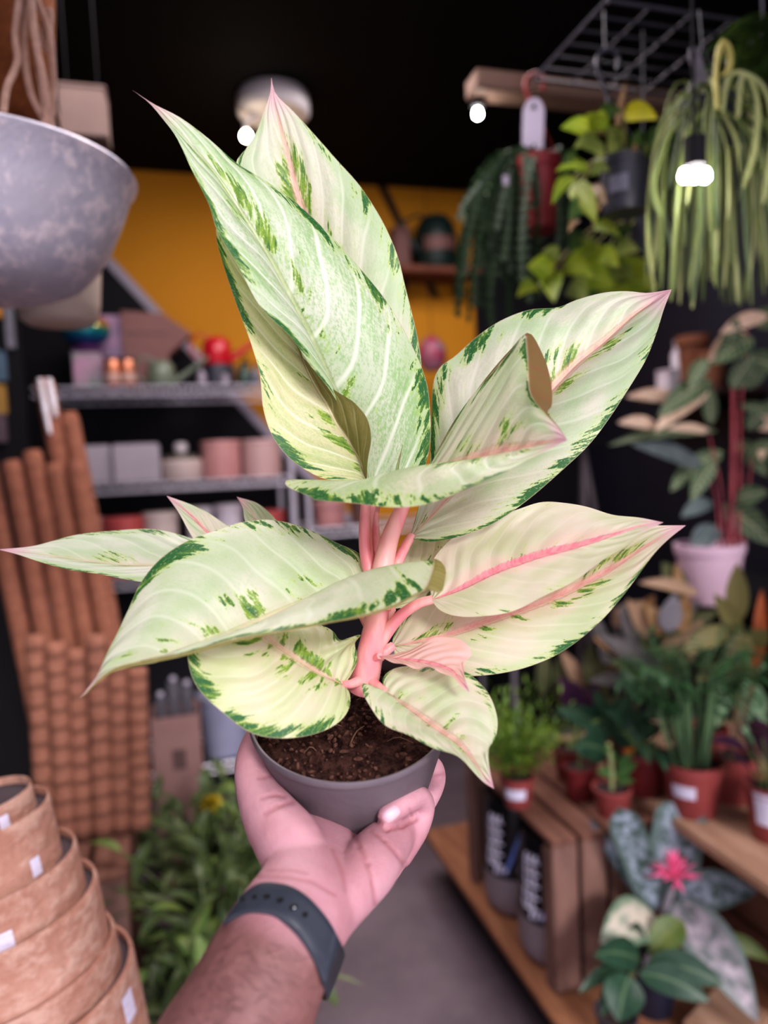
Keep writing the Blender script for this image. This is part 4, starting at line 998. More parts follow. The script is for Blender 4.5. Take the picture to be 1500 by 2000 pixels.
# middle shelf
for i, (a, b, lb) in enumerate(((160, 218, 'pale grey square pot at the left end of the middle rack shelf'), (232, 311, 'pale grey square pot beside the cream candle jar'))):
    w = (b - a) * S; loc = put((a + b) / 2, Z2, 3.01)
    t = thing('square_pot', loc, lb, 'pot', 'square grey pots')
    MB().rbox(loc + Vector((0, 0, .075)), (w, w, .15), .006).build('pot', PGREY, t)
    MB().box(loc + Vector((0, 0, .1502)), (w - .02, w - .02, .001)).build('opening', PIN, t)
loc = put(357, Z2, 3.0)
simple('candle_jar', loc, 'cream lidded candle jar with a white knob on the middle shelf', 'jar', [('jar', L([(0, 0), (.078, 0), (.082, .006), (.082, .075), (.075, .082), (0, .082)]), PCREAM), ('lid', L([(0, .083), (.074, .083), (.070, .098), (.03, .104), (0, .105)]), mat('lid_wood', (.10, .085, .07), rough=.5)), ('knob', L([(0, .104), (.018, .106), (.028, .125), (.024, .148), (0, .152)], 20), WHITE_PL)])
for a, b, m, lb in ((398, 471, PPINK, 'pink ribbed cylinder pot right of the candle jar'), (476, 548, PBLUSH, 'blush cylinder pot at the right end of the middle shelf')):
    w = (b - a) * S / 2; simple('cylinder_pot', put((a + b) / 2, Z2, 3.0), lb, 'pot', [('pot', L(hollow(w, .15, .008, .97)), m), ('rim_band', L([(w, .132), (w + .002, .135), (w + .002, .148), (w, .151)]), m)], 'cylinder pots')
# third shelf
for a, b, m, h, lb in ((172, 208, PPINK, .24, 'small pink pot at the left end of the lower rack shelf'), (214, 288, PRED, .235, 'coral red pot on the lower rack shelf'), (288, 352, PCREAM, .245, 'cream pot right of the coral pot on the lower shelf'),
                       (372, 420, PWHITE, .255, 'white pot in the middle of the lower shelf'), (428, 478, PWHITE, .26, 'white pot behind the small leaf tips'), (508, 560, PRED, .225, 'red pot at the right end of the lower shelf')):
    w = (b - a) * S / 2; simple('cylinder_pot', put((a + b) / 2, Z3, 3.0), lb, 'pot', [('pot', L(hollow(w, h, .007, .9)), m), ('rim_band', L([(w, h - .03), (w + .003, h - .028), (w + .003, h - .002), (w, h)]), m)], 'pots on the lower shelf')
for a, b, m, h, lb in ((614, 676, PPINK, .105, 'pink pot on the rack behind the plant stems'), (684, 735, mat('brown_glaze', (.16, .085, .075), rough=.5), .10, 'brown pot on the rack behind the plant stems'), (900, 960, PPINK, .11, 'pink pot at the right of the second rack')):
    w = (b - a) * S / 2; simple('cylinder_pot', put((a + b) / 2, Z5, 3.0), lb, 'pot', [('pot', L(hollow(w, h, .007, .9)), m), ('rim_band', L([(w, h - .025), (w + .003, h - .023), (w + .003, h - .002), (w, h)]), m)])
# bottom shelf
loc = put(443, Z4, 3.0)
simple('bucket', loc, 'blue-grey plastic bucket on the bottom rack shelf', 'bucket', [('tub', L(hollow(.105, .25, .005, .78), 40), mat('blue_grey_plastic', (.29, .29, .40), (.25, .25, .36), rough=.4)), ('rim', L([(.104, .235), (.110, .238), (.110, .252), (.104, .253)], 40), mat('blue_grey_rim', (.33, .33, .44), rough=.4))])
# top shelf
loc = put(176, Z1, 3.02)
RB = None
def rainbow():
    t = NT('rainbow_foil'); tc = t.n('ShaderNodeTexCoord'); sp = t.n('ShaderNodeSeparateXYZ'); t.l(tc.outputs['Object'], sp.inputs[0])
    r = t.n('ShaderNodeValToRGB'); cr = r.color_ramp; mr = t.n('ShaderNodeMapRange'); t.l(sp.outputs[2], mr.inputs[0]); mr.inputs[1].default_value = .165; mr.inputs[2].default_value = .28; t.l(mr.outputs[0], r.inputs[0])
    cols = [(0, (.08, .02, .14)), (.2, (.02, .10, .30)), (.4, (.01, .20, .26)), (.55, (.03, .28, .20)), (.7, (.55, .28, .01)), (.85, (.40, .09, .01)), (1, (.55, .02, .01))]
    cr.elements[0].color = cols[0][1] + (1,); cr.elements[1].position = 1; cr.elements[1].color = cols[-1][1] + (1,)
    for p, c in cols[1:-1]: e = cr.elements.new(p); e.color = c + (1,)
    return t.done(t.pbr(r.outputs[0], .18, .5))
t = thing('rainbow_planter', loc, 'shiny rainbow-striped round ornament on a pink box', 'ornament')
MB().lathe([(0, .165), (.04, .168), (.075, .19), (.090, .22), (.088, .25), (.07, .272), (.035, .285), (0, .288)], loc, 40).build('globe', rainbow(), t)
MB().lathe([(0, .285), (.016, .288), (.020, .30), (.014, .312), (0, .316)], loc, 20).build('finial', mat('orange_red_bead', (.75, .07, .02), rough=.2), t)
MB().lathe([(.05, .150), (.06, .152), (.045, .168), (0, .17)], loc, 24).build('foot', mat('plum_foot', (.10, .03, .12), rough=.4), t)
simple('gift_box', loc, 'pink and lilac printed box standing under the rainbow ornament', 'box', [('carton', B((.105, .09, .148), (0, 0, .074)), mat('pink_lilac_print', (.46, .25, .36), (.22, .26, .24), rough=.45, scale=14)), ('lid', B((.11, .095, .012), (0, 0, .1425)), mat('plum_lid', (.10, .04, .11), rough=.5))])
loc2 = put(212, Z1, 3.13)
simple('lilac_card', loc2, 'lilac patterned card leaning behind the rainbow ornament', 'card', [('card', B((.16, .012, .31), (0, 0, .155)), mat('lilac_print', (.30, .22, .36), (.50, .30, .44), rough=.5, scale=18))])
KB = mat('mauve_brown_card', (.23, .115, .105), (.195, .095, .088), rough=.7, scale=5)
loc3 = put(298, Z1, 3.14)
t = thing('paper_bag', loc3, 'brown wedge-shaped trough box, wider on top, behind the cans', 'box')
def wedge(mb, b):
    w0, w1, h, d = .10, .17, .32, .06
    vs = [b + Vector(v) for v in ((-w0, -d, 0), (w0 * .75, -d, 0), (w0 * .75, d, 0), (-w0, d, 0), (-w0, -d, h), (w1, -d, h * .72), (w1, d, h * .72), (-w0, d, h), (w0 * .75, -d, h * .46), (w0 * .75, d, h * .46), (w1 * .35, -d, h * .97), (w1 * .35, d, h * .97))]
    return mb.add(vs, [(0, 1, 8, 5, 10, 4), (3, 7, 11, 6, 9, 2), (0, 3, 2, 1), (1, 2, 9, 8), (8, 9, 6, 5), (5, 6, 11, 10), (10, 11, 7, 4), (0, 4, 7, 3)])
wedge(MB(), loc3).build('body', KB, t)
MB().box(loc3 + Vector((-.01, -.0615, .23)), (.16, .002, .004)).build('fold_line', PIN, t)
for px, lb in ((222, 'copper tin, left of the pair on the top shelf'), (251, 'copper tin, right of the pair on the top shelf')):
    simple('copper_tin', put(px, Z1, 2.95), lb, 'tin', [('tin', L([(0, 0), (.029, 0), (.030, .004), (.030, .100), (.028, .104), (0, .104)]), mat('copper_tin', (.52, .21, .12), (.40, .14, .08), rough=.3, metal=.5)), ('lid', L([(0, .1045), (.0305, .105), (.0305, .113), (0, .114)]), mat('dark_lid', (.07, .045, .06), rough=.4)), ('label', L([(.0302, .02), (.0308, .021), (.0308, .05), (.0302, .051)]), mat('tin_label', (.56, .36, .31), rough=.5))], 'copper tins')
SAGE = mat('sage_metal', (.16, .19, .14), (.13, .155, .115), rough=.35, scale=6)
def watering_can(loc, m, label, s, flip=1, name='watering_can', thin=1):
    t = thing(name, loc, label, 'watering can')
    b = Vector(loc)
    MB().lathe([(0, 0), (.062 * s, 0), (.064 * s, .004), (.058 * s, .095 * s), (.045 * s, .112 * s), (.030 * s, .118 * s), (.028 * s, .113 * s), (0, .105 * s)], b, 32).build('body', m, t)
    MB().tube([b + Vector((flip * .05 * s, 0, .02 * s)), b + Vector((flip * .12 * s, 0, .07 * s)), b + Vector((flip * .21 * s, 0, .135 * s))], [.016 * s, .011 * s, .009 * s], 12).build('spout', m, t)
    MB().tube(crom([b + Vector((-flip * .055 * s, 0, .02 * s)), b + Vector((-flip * .11 * s, 0, .06 * s)), b + Vector((-flip * .085 * s, 0, .13 * s)), b + Vector((-flip * .02 * s, 0, .118 * s))], 16), .006 * s * thin, 8).build('handle', m, t)
    return t
watering_can(put(316, Z1, 2.97), SAGE, 'sage green watering can on the top rack shelf, spout to the right', .88)
# red can stands on a small dark riser
rz_ = put(428, Z1, 3.05)
simple('black_pot', rz_, 'black upturned pot carrying the little red watering can', 'pot', [('pot', L([(0, 0), (.07, 0), (.062, .095), (0, .095)]), DGREY), ('rim_band', L([(.070, 0), (.074, .002), (.073, .014), (.069, .016)]), DGREY)])
watering_can(rz_ + Vector((0, 0, .096)), mat('red_enamel', (.50, .012, .03), (.42, .01, .02), rough=.25), 'little glossy red watering can on an upturned black pot', .95, 1, thin=.7)
for px, y, m, h, r, lb in ((395, 2.95, mat('lilac_glass', (.30, .26, .32), rough=.3), .075, .017, 'small lilac bottle below the red can'), (441, 2.945, mat('lilac_glass', (.30, .26, .32)), .055, .015, 'smaller lilac bottle right of the first'), (480, 3.0, mat('bottle_green', (.02, .06, .045), rough=.3), .10, .03, 'dark green bottle near the end of the top shelf'), (500, 2.96, mat('slate_glass', (.12, .12, .15), rough=.3), .085, .02, 'slate bottle at the right end of the top shelf')):
    simple('bottle', put(px, Z1, y), lb, 'bottle', [('bottle', L([(0, 0), (r, 0), (r, h * .6), (r * .45, h * .8), (r * .42, h), (0, h)], 20), m), ('cap', L([(r * .46, h * .9), (r * .5, h * .92), (r * .5, h * 1.04), (0, h * 1.05)], 16), BLK)])
t = thing('wooden_basket', put(463, Z1, 3.10), 'small ochre woven basket behind the bottles', 'basket')
MB().lathe(hollow(.055, .10, .008, .8), put(463, Z1, 3.10), 24).build('basket', mat('ochre_weave', (.30, .15, .04), (.20, .09, .03), rough=.8, scale=80, bump=.004), t)
MB().tube([put(463, Z1, 3.10) + Vector((.055 * math.cos(a), 0, .10 + .06 * math.sin(a))) for a in [PI * k / 12 for k in range(13)]], .005, 8).build('handle', mat('ochre_weave', (.3, .15, .04)), t)
# ornament at the right rack
loc = at_y(843, 690, 3.05)
hk = thing('hanging_ornament', loc, 'pink and grey patterned ball hanging between the upright leaf and the right leaf', 'ornament')
MB().lathe([(0, -.085), (.04, -.075), (.065, -.03), (.062, .02), (.04, .055), (.015, .075), (0, .078)], loc, 28).build('ball', mat('pink_grey_pattern', (.32, .02, .06), (.22, .16, .20), rough=.4, scale=22), hk)
MB().tube([loc + Vector((0, 0, .07)), Vector((loc.x, loc.y, ZC))], .0015, 6).build('cord', BLK, hk)
# wooden wall shelf with a dark green can
s0, s1 = at_y(772, 527, 3.17), at_y(925, 525, 3.17)
ws = thing('wall_shelf', ((s0.x + s1.x) / 2, 3.17, s0.z), 'reddish wooden wall shelf on the yellow wall at right', 'shelf')
MB().rbox(((s0.x + s1.x) / 2, 3.19, s0.z - .012), (s1.x - s0.x, .21, .03), .003).build('board', wood_mat('red_wood', (.17, .06, .035), (.12, .04, .025), 'X'), ws)
for x in (s0.x + .05, s1.x - .05): MB().rbox((x, 3.24, s0.z - .06), (.02, .10, .06), .003).build('bracket', BLK, ws)
zt_ = s0.z + .0035
DG = mat('dark_green_enamel', (.008, .022, .018), (.006, .015, .013), rough=.45)
p = put(853, zt_, 3.17); t = thing('watering_can', p, 'dark green watering can with brown label on the wall shelf', 'watering can')
MB().lathe([(0, 0), (.085, 0), (.095, .02), (.098, .14), (.085, .20), (.06, .235), (0, .238)], p, 32).build('body', DG, t)
MB().tube([p + Vector((-.07, 0, .06)), p + Vector((-.13, 0, .14)), p + Vector((-.165, 0, .22))], [.02, .014, .011], 12).build('spout', DG, t)
MB().tube(crom([p + Vector((-.06, 0, .23)), p + Vector((-.08, 0, .245)), p + Vector((-.15, 0, .215))], 8), .006, 8).build('handle', DG, t)
sticker(t, p, lambda z: .099, .07, .13, face_cam(p) + .2, .75, mat('brown_label', (.16, .075, .065), rough=.6), 'label')
p = put(782, zt_, 3.2); simple('wooden_block', p, 'mauve-brown box at the left end of the wall shelf', 'box', [('carton', B((.075, .09, .17), (0, 0, .085)), mat('mauve_box', (.16, .07, .06), rough=.6)), ('lid', B((.079, .094, .02), (0, 0, .176)), mat('mauve_lid', (.13, .055, .05), rough=.6))])

# tall cardboard box in front of the rack
bxp = at_y(343, 1400, 2.62)
t = thing('cardboard_box', (bxp.x, 2.62, 0), 'tall pinkish brown carton holding silvery packets, below the racks', 'box')
h_ = at_y(343, 1398, 2.55).z
KP = mat('pink_brown_card', (.30, .175, .165), (.25, .14, .13), rough=.7, scale=6)
for sx, sy, w, d in ((0, -.08, .165, .006), (0, .08, .165, .006), (-.08, 0, .006, .154), (.08, 0, .006, .154)): MB().box((bxp.x + sx, 2.62 + sy, h_ / 2), (w, d, h_)).build('side_panel', KP, t)
MB().box((bxp.x, 2.62, .01), (.15, .15, .02)).build('bottom_panel', KP, t)
MB().box((bxp.x + .005, 2.5355, h_ - .15), (.045, .002, .07)).build('printed_mark', mat('card_print', (.13, .075, .075), rough=.6), t)
FOIL = mat('silver_foil', (.30, .28, .33), (.20, .18, .22), rough=.25, metal=.7, scale=14)
for i, (dx_, dz, lb) in enumerate(((-.045, .0, 'silver packet standing at the left in the carton'), (.0, .05, 'silver packet standing in the middle of the carton'), (.045, .03, 'silver packet standing at the right in the carton'))):
    c = Vector((bxp.x + dx_, 2.60, .02)); pk = thing('foil_packet', c, lb, 'packet', 'packets in the carton')
    hh = h_ + .05 + dz
    MB().rbox(c + Vector((0, 0, hh / 2)), (.038, .05, hh), .008).build('pouch', FOIL, pk)
    MB().lathe([(0, 0), (.009, .001), (.012, .008), (.009, .015), (0, .016)], c + Vector((0, -.02, hh - .004)), 14).build('cap', mat('pale_cap', (.5, .46, .55), rough=.2), pk)
# ------------------------------------------------------------------ right side benches
PZ = .18
pl = thing('plant_bench', (1.35, 1.5, 0), 'low bench with osb board top along the right wall', 'bench')
MB().rbox((1.365, 1.43, PZ - .011), (1.25, 1.68, .022), .003).build('board_top', W_OSB, pl)
MB().box((1.40, 1.43, (PZ - .022) / 2), (1.16, 1.62, PZ - .022)).build('plinth', mat('navy_plinth', (.014, .014, .026), rough=.6), pl)
# crate on its side, open to the aisle, with bags of soil in it
CZ = .555
cr_ = thing('wooden_crate', (.93, 1.66, PZ), 'wooden crate lying on its side holding two black soil bags', 'crate')
slat_crate(cr_, .775, 1.085, 1.44, 1.96, PZ + .002, CZ, W_CRATE, W_CRATEZ, '-x', gap=.010, board=.078, t=.014)
c2 = thing('wooden_crate', (1.4, 1.40, PZ), 'dark wooden crates carrying the middle row of potted plants', 'crate')
for y0, y1 in ((.84, 1.36), (1.38, 1.90)):
    pass
slat_crate(c2, 1.24, 1.62, .92, 1.90, PZ + .002, .555, W_CRATE, W_CRATEZ, None, board=.13)
UB = MB().rbox((1.365, 1.41, .5695), (.59, 1.04, .027), .004).build('shelf_board', W_PALE, None)
tag(UB, 'pale wooden board with a lit front edge, behind the pink-flowered plant', 'board'); UZ = .5835
c3 = thing('display_plinth', (1.80, 1.65, PZ), 'black plinth at the back of the bench carrying the white pot', 'plinth')
MB().rbox((1.79, 1.65, (PZ + .985) / 2 + .001), (.33, 1.0, .985 - PZ - .004), .004).build('body', BLK, c3)
MB().rbox((1.745, 1.65, .9915), (.42, 1.02, .013), .003).build('top', BLK, c3)
TZ = .998
# soil bags
BAGB = mat('black_bag_film', (.010, .010, .016), (.006, .006, .011), rough=.25, scale=12, bump=.004, bscale=14, spec=.6); BAGG = mat('grey_brown_bag_band', (.27, .22, .25), (.21, .17, .19), rough=.45, scale=9, bump=.003, bscale=14)
BAGW = mat('white_bag_lettering', (.88, .86, 1.0), (.7, .7, .9), rough=.4, scale=40); BAGU = mat('blue_bag_stroke', (.20, .30, .75), (.14, .22, .6), rough=.35, scale=20)
def soil_bag(loc, label, r=.094, h=.335):
    b = Vector(loc); t = thing('soil_bag', loc, label, 'soil bag', 'soil bags in the crate')
    def rz(z): q = z / h; return r * (1 - .35 * max(0, q - .78) ** 1 * 2 + .04 * math.sin(q * 7) - .10 * max(0, .08 - q) * 8)
    MB().lathe([(0, .002), (rz(.0) * .93, .002)] + [(rz(z), z) for z in (.012, .03, .06, .09, .112)], b, 40).build('lower_band', BAGG, t)
    MB().lathe([(rz(.112), .112), (rz(.116) - .003, .116), (rz(.12), .12)] + [(rz(h * k), h * k) for k in (.42, .5, .6, .7, .8, .9, .96)] + [(rz(h) * .7, h), (0, h * 1.01)], b, 40).build('upper_film', BAGB, t)
    fa = face_cam(b) + .0
    def patch(mb, a0, a1, z0, z1, sk=0):
        vs, fs = [], []; N, M_ = 8, 6
        for j in range(M_ + 1):
            for i in range(N + 1):
                z = z0 + (z1 - z0) * j / M_ + sk * (i / N - .5); a = a0 + (a1 - a0) * i / N
                vs.append(b + Vector(((rz(z) + .0018) * math.cos(a), (rz(z) + .0018) * math.sin(a), z)))
        for j in range(M_):
            for i in range(N): k = j * (N + 1) + i; fs.append((k, k + 1, k + N + 2, k + N + 1))
        mb.add(vs, fs)
    mb = MB(); rr = random.Random(5)
    # two blurred columns of brushed white capitals, then a blue and white diagonal stroke
    for row in range(5):
        z = .275 - row * .030
        for k in range(3): patch(mb, fa - .95 + k * .17 - row * .02, fa - .83 + k * .17 - row * .02, z - .011, z + .011 - rr.random() * .004, rr.uniform(-.012, .012))
        patch(mb, fa - .95, fa - .42, z - .013, z - .007, .006)
    for k in range(3): patch(mb, fa - .72 + k * .15, fa - .62 + k * .15, .122 + .004 * k, .142, .006)
    mb.build('lettering', BAGW, t)
    mb = MB(); patch(mb, fa - .35, fa - .10, .15, .175, .06); patch(mb, fa - .14, fa + .12, .205, .228, .06); patch(mb, fa + .12, fa + .26, .255, .27, .03); mb.build('brush_stroke', BAGU, t)
    mb = MB(); patch(mb, fa + .02, fa + .30, .125, .155, .004); mb.build('round_mark', BAGW, t)
soil_bag((.866, 1.585, PZ + .003), 'nearer of the two black soil bags with white lettering in the crate')
soil_bag((.866, 1.80, PZ + .003), 'farther of the two black soil bags with white lettering, at the crate end')

# ------------------------------------------------------------------ plant helpers
def leaf_px(mb, b, t, w, d, d2=None, arch=.10, n=10, tipw=.0, wp=.8, fold=.2, tilt=0.0):
    """leaf from pixel b to pixel t, w px wide, at depth d (base) to d2 (tip), arched; UV across/along"""
    d2 = d2 or d; A, Bp = at(*b, d), at(*t, d2); ax = Bp - A; Ln = ax.length; an = ax.normalized()
    vw = ray(*t).normalized(); sd = an.cross(vw); sd = sd.normalized() if sd.length > 1e-3 else RT
    nu = sd.cross(an).normalized()
    if nu.dot(vw) > 0: nu = -nu
    sd = (sd * math.cos(tilt) + nu * math.sin(tilt)).normalized()
    up = Vector((0, 0, 1)); up = up - an * up.dot(an)
    W = w * d / F / 2; vs, fs, uv = [], [], []
    for i in range(n + 1):
        q = i / n; c = A + ax * q + up * (arch * Ln * math.sin(PI * q))
        ww = W * max(.03, math.sin(PI * q ** wp) ** .75 if q < 1 else .03) if not tipw else W * max(.06, min(1, q * 3 + .25) * (1 if q < .8 else math.sqrt(max(0, 1 - ((q - .8) / .2) ** 2)) + .02))
        for u in (-1, -.5, 0, .5, 1): vs.append(c + sd * (u * ww) + nu * (fold * ww * abs(u))); uv.append((.5 + .5 * u, q))
        if i < n:
            for k in range(4): a = i * 5 + k; fs.append((a, a + 1, a + 6, a + 5))
    return mb.add(vs, fs, uv)
def rnd_leaves(mb, rng, base, n, L, W, el, spread=.02, droop=.9, stem=None, stemr=.0022, smb=None, az=(0, 2 * PI), fold=.25, nseg=8, wp=.75):
    """n leaves around a base point, on arching petioles of length stem"""
    for k in range(n):
        a = rng.uniform(*az) if az[1] - az[0] < 6.2 else (k / n * 2 * PI + rng.uniform(-.4, .4)); e = rng.uniform(*el)
        d = Vector((math.cos(a) * math.cos(e), math.sin(a) * math.cos(e), math.sin(e))); p = Vector(base) + Vector((math.cos(a), math.sin(a), 0)) * rng.uniform(0, spread)
        l = rng.uniform(*L)
        if stem:
            sl = rng.uniform(*stem); pts = [p, p + d * sl * .5 + Vector((0, 0, sl * .10)), p + d * sl + Vector((0, 0, sl * .08))]
            if smb is not None: smb.tube(pts, stemr, 5)
            p = pts[-1]; d = (d + Vector((0, 0, rng.uniform(-.5, .1)))).normalized()
        mb.leaf(p, d, l, rng.uniform(*W), droop, n=nseg, fold=fold, roll=rng.uniform(-.5, .5), wp=wp)
def nursery(name, px, py, z, r, h, label, m=RED, group='red nursery pots', stick=None, cat='potted plant'):
    loc = at_z(px, py, z); loc.z = z
    # px,py mark the lower front edge of the pot: step back by the base radius
    loc += Vector((FW.x, FW.y, 0)).normalized() * (r * .72)
    t = thing(name, loc, label, cat, group); pot_parts(t, loc, r, h, m)
    if stick:
        f = face_cam(loc) + stick[0]; rr = lambda zz: r * (.72 + (.95 - .72) * zz / (h * .84)) if zz < h * .84 else r * 1.02
        sticker(t, loc, rr, h * stick[1], h * stick[2], f, stick[3])
    return t, loc
G_BRIGHT = leafmat('fresh_fern_green', (.075, .165, .022), (.16, .235, .030), scale=30); G_DARK = leafmat('dark_glossy_green', (.022, .060, .036), (.035, .085, .050), vein=(.10, .17, .09), rough=.35)
G_MID = leafmat('mid_green', (.045, .115, .035), (.075, .16, .05), vein=(.14, .22, .09)); G_PALM = leafmat('palm_green', (.018, .062, .026), (.040, .105, .036), rough=.4)
G_STEM = mat('green_stem', (.14, .19, .07), (.10, .15, .05), rough=.5)

# --- plants on the crate (z = CZ)
t, l = nursery('fern_pot', 1016, 1582, CZ, .044, .078, 'bright green feathery plant in a small red pot with a white sticker, on the crate', stick=(-.15, .34, .70, .70))
rng = random.Random(11); mb = MB()
for k in range(150):
    a = rng.uniform(0, 2 * PI); e = rng.uniform(.45, 1.45); d = Vector((math.cos(a) * math.cos(e), math.sin(a) * math.cos(e), math.sin(e)))
    p = l + Vector((0, 0, .07)); Lk = rng.uniform(.10, .25)
    for j in range(7):
        q = p + d * (Lk * (.25 + .75 * j / 6)); mb.leaf(q, (d + Vector((rng.uniform(-1, 1), rng.uniform(-1, 1), rng.uniform(-.3, .5)))).normalized(), .030, .009, .4, n=2)
mb.build('foliage', G_BRIGHT, t)
t, l = nursery('rubber_plant', 1140, 1568, CZ, .046, .088, 'broad dark-leaved plant in a dark red pot behind the small seedling pot', DRED)
mb, sm = MB(), MB()
sm.tube([l + Vector((0, 0, .07)), l + Vector((.0, 0, .13)), l + Vector((-.01, 0, .19))], .004, 6)
dd = depth(l)
for b, e, w in (((1190, 1440), (1085, 1385), 44), ((1195, 1445), (1290, 1425), 60), ((1185, 1470), (1120, 1460), 64), ((1195, 1430), (1230, 1360), 46), ((1190, 1440), (1160, 1345), 34), ((1200, 1470), (1275, 1490), 46)):
    leaf_px(mb, b, e, w, dd, dd - .04, .12)
mb.build('foliage', G_DARK, t); sm.build('stem', G_STEM, t)
t, l = nursery('seedling_pot', 1205, 1604, CZ, .048, .072, 'small seedling with a thin pale stem in a red pot, front of the crate')
mb, sm = MB(), MB(); tp = l + Vector((0, 0, .06)); dd = depth(l)
sm.tube(crom([tp, tp + Vector((.0, 0, .06)), tp + Vector((-.006, 0, .12))], 8), .0055, 8)
for b, e, w in (((1205, 1520), (1245, 1490), 22), ((1203, 1520), (1165, 1505), 20), ((1207, 1505), (1236, 1470), 18), ((1200, 1490), (1180, 1455), 16), ((1205, 1530), (1240, 1525), 16)): leaf_px(mb, b, e, w, dd, dd - .03, .1)
mb.build('foliage', G_MID, t); sm.build('stem', mat('pale_stem', (.30, .32, .16), (.24, .27, .12)), t)
MB().rbox(at(1228, 1470, dd + .05), (.028, .006, .022), .002).build('plant_tag', mat('orange_tag', (.55, .17, .03), rough=.4), t)
MB().tube([at(1228, 1478, dd + .05), l + Vector((.02, .02, .055))], .0012, 5).build('tag_stick', G_STEM, t)

# --- plants on the pale board (z = UZ)
t, l = nursery('parlour_palm', 1372, 1604, UZ, .074, .128, 'bushy palm with many upright stems in the big red pot with a white sticker', stick=(-.30, .42, .66, .42))
mb, sm = MB(), MB(); rng = random.Random(4); tp = l + Vector((0, 0, .11))
for k in range(34):
    a = rng.uniform(0, 2 * PI); rr = rng.uniform(.005, .042); p = tp + Vector((math.cos(a) * rr, math.sin(a) * rr, 0)); H = rng.uniform(.12, .24); o = Vector((math.cos(a), math.sin(a), 0)) * rng.uniform(.01, .05)
    q = p + Vector((0, 0, H)) + o; sm.tube([p, (p + q) / 2 + o * .1, q], .0038, 5)
    d = (o.normalized() * rng.uniform(.3, 1) + Vector((0, 0, rng.uniform(.5, 1.3)))).normalized(); pts = []
    for j in range(6): pts.append(q); q = q + d * .021; d = (d + Vector((0, 0, -.14))).normalized()
    sm.tube(pts, .0016, 4)
    for j in range(1, 6):
        sd = d.cross(Vector((0, 0, 1))).normalized()
        for s in (-1, 1): mb.leaf(pts[j], (sd * s + d * .7 + Vector((0, 0, -.1))).normalized(), rng.uniform(.04, .07), .013, .6, n=4)
mb.build('foliage', G_PALM, t); sm.build('stems', mat('palm_stem', (.12, .20, .10), (.075, .15, .07)), t)
t, l = nursery('leafy_pot', 1272, 1560, UZ, .056, .105, 'plain dark red pot behind and left of the palm', DRED); mb, sm = MB(), MB(); rng = random.Random(9)
rnd_leaves(mb, rng, l + Vector((0, 0, .10)), 16, (.07, .12), (.03, .05), (.5, 1.4), .02, .9, (.04, .12), .0018, sm)
mb.build('foliage', G_DARK, t); sm.build('stems', G_STEM, t)
t, l = nursery('tall_leafy_pot', 1446, 1575, UZ, .060, .115, 'upright plant with orange-backed pointed leaves in the red pot right of the palm', RED)
mb, sm, ob = MB(), MB(), MB(); dd = depth(l)
UPR = leafmat('two_tone_leaf', (.15, .21, .08), (.22, .27, .11), vein=(.40, .42, .24), under=(.17, .15, .06)); ORG = leafmat('orange_backed_leaf', (.33, .085, .025), (.25, .06, .02))
for b, e, w in (((1440, 1215), (1440, 1100), 42), ((1430, 1230), (1330, 1275), 40), ((1450, 1230), (1432, 1352), 52), ((1445, 1240), (1395, 1160), 34), ((1425, 1290), (1360, 1330), 30), ((1470, 1260), (1500, 1230), 40)): leaf_px(mb, b, e, w, dd - .02, dd - .06, .05)
for b, e, w in (((1482, 1300), (1488, 1150), 26), ((1470, 1330), (1478, 1220), 24)): leaf_px(ob, b, e, w, dd, dd, .03)
for e in ((1440, 1215), (1450, 1230), (1470, 1330), (1482, 1300), (1430, 1240)): sm.tube(crom([l + Vector((0, 0, .1)), at((e[0] + 1440) / 2, 1380, dd), at(*e, dd - .01)], 8), .0025, 5)
mb.build('foliage', UPR, t); ob.build('orange_leaves', ORG, t); sm.build('stems', mat('brown_stem', (.16, .10, .06)), t)
t, l = nursery('purple_leaf_pot', 1530, 1655, UZ, .058, .125, 'dark purple-leaved plant at the right edge, red pot with a tall white sticker', RED, stick=(-.35, .35, .95, .35))
mb, sm = MB(), MB(); rng = random.Random(6); PUR = leafmat('deep_purple', (.05, .018, .045), (.035, .014, .03)); 
rnd_leaves(mb, rng, l + Vector((0, 0, .11)), 14, (.06, .11), (.025, .04), (.9, 1.5), .02, .5, (.03, .14), .0018, sm); mb.build('foliage', PUR, t); sm.build('stems', G_STEM, t)
# spotted pale green plant right of the palm
t, l = nursery('spotted_leaf_pot', 1395, 1500, UZ, .055, .10, 'plant with pale spotted hanging leaves behind the palm, at the right', DRED)
mb, sm = MB(), MB(); dd = depth(l); SPOT = leafmat('spotted_leaf', (.24, .36, .22), (.05, .12, .06), scale=60)
for b, e, w in (((1455, 1320), (1500, 1425), 34), ((1445, 1310), (1480, 1400), 30), ((1430, 1330), (1470, 1470), 30), ((1420, 1340), (1400, 1420), 30), ((1450, 1300), (1500, 1300), 34)): leaf_px(mb, b, e, w, dd - .06, dd - .1, .1)
sm.tube([l + Vector((0, 0, .09)), at(1440, 1400, dd - .02), at(1448, 1315, dd - .06)], .003, 6); mb.build('foliage', SPOT, t); sm.build('stem', G_STEM, t)

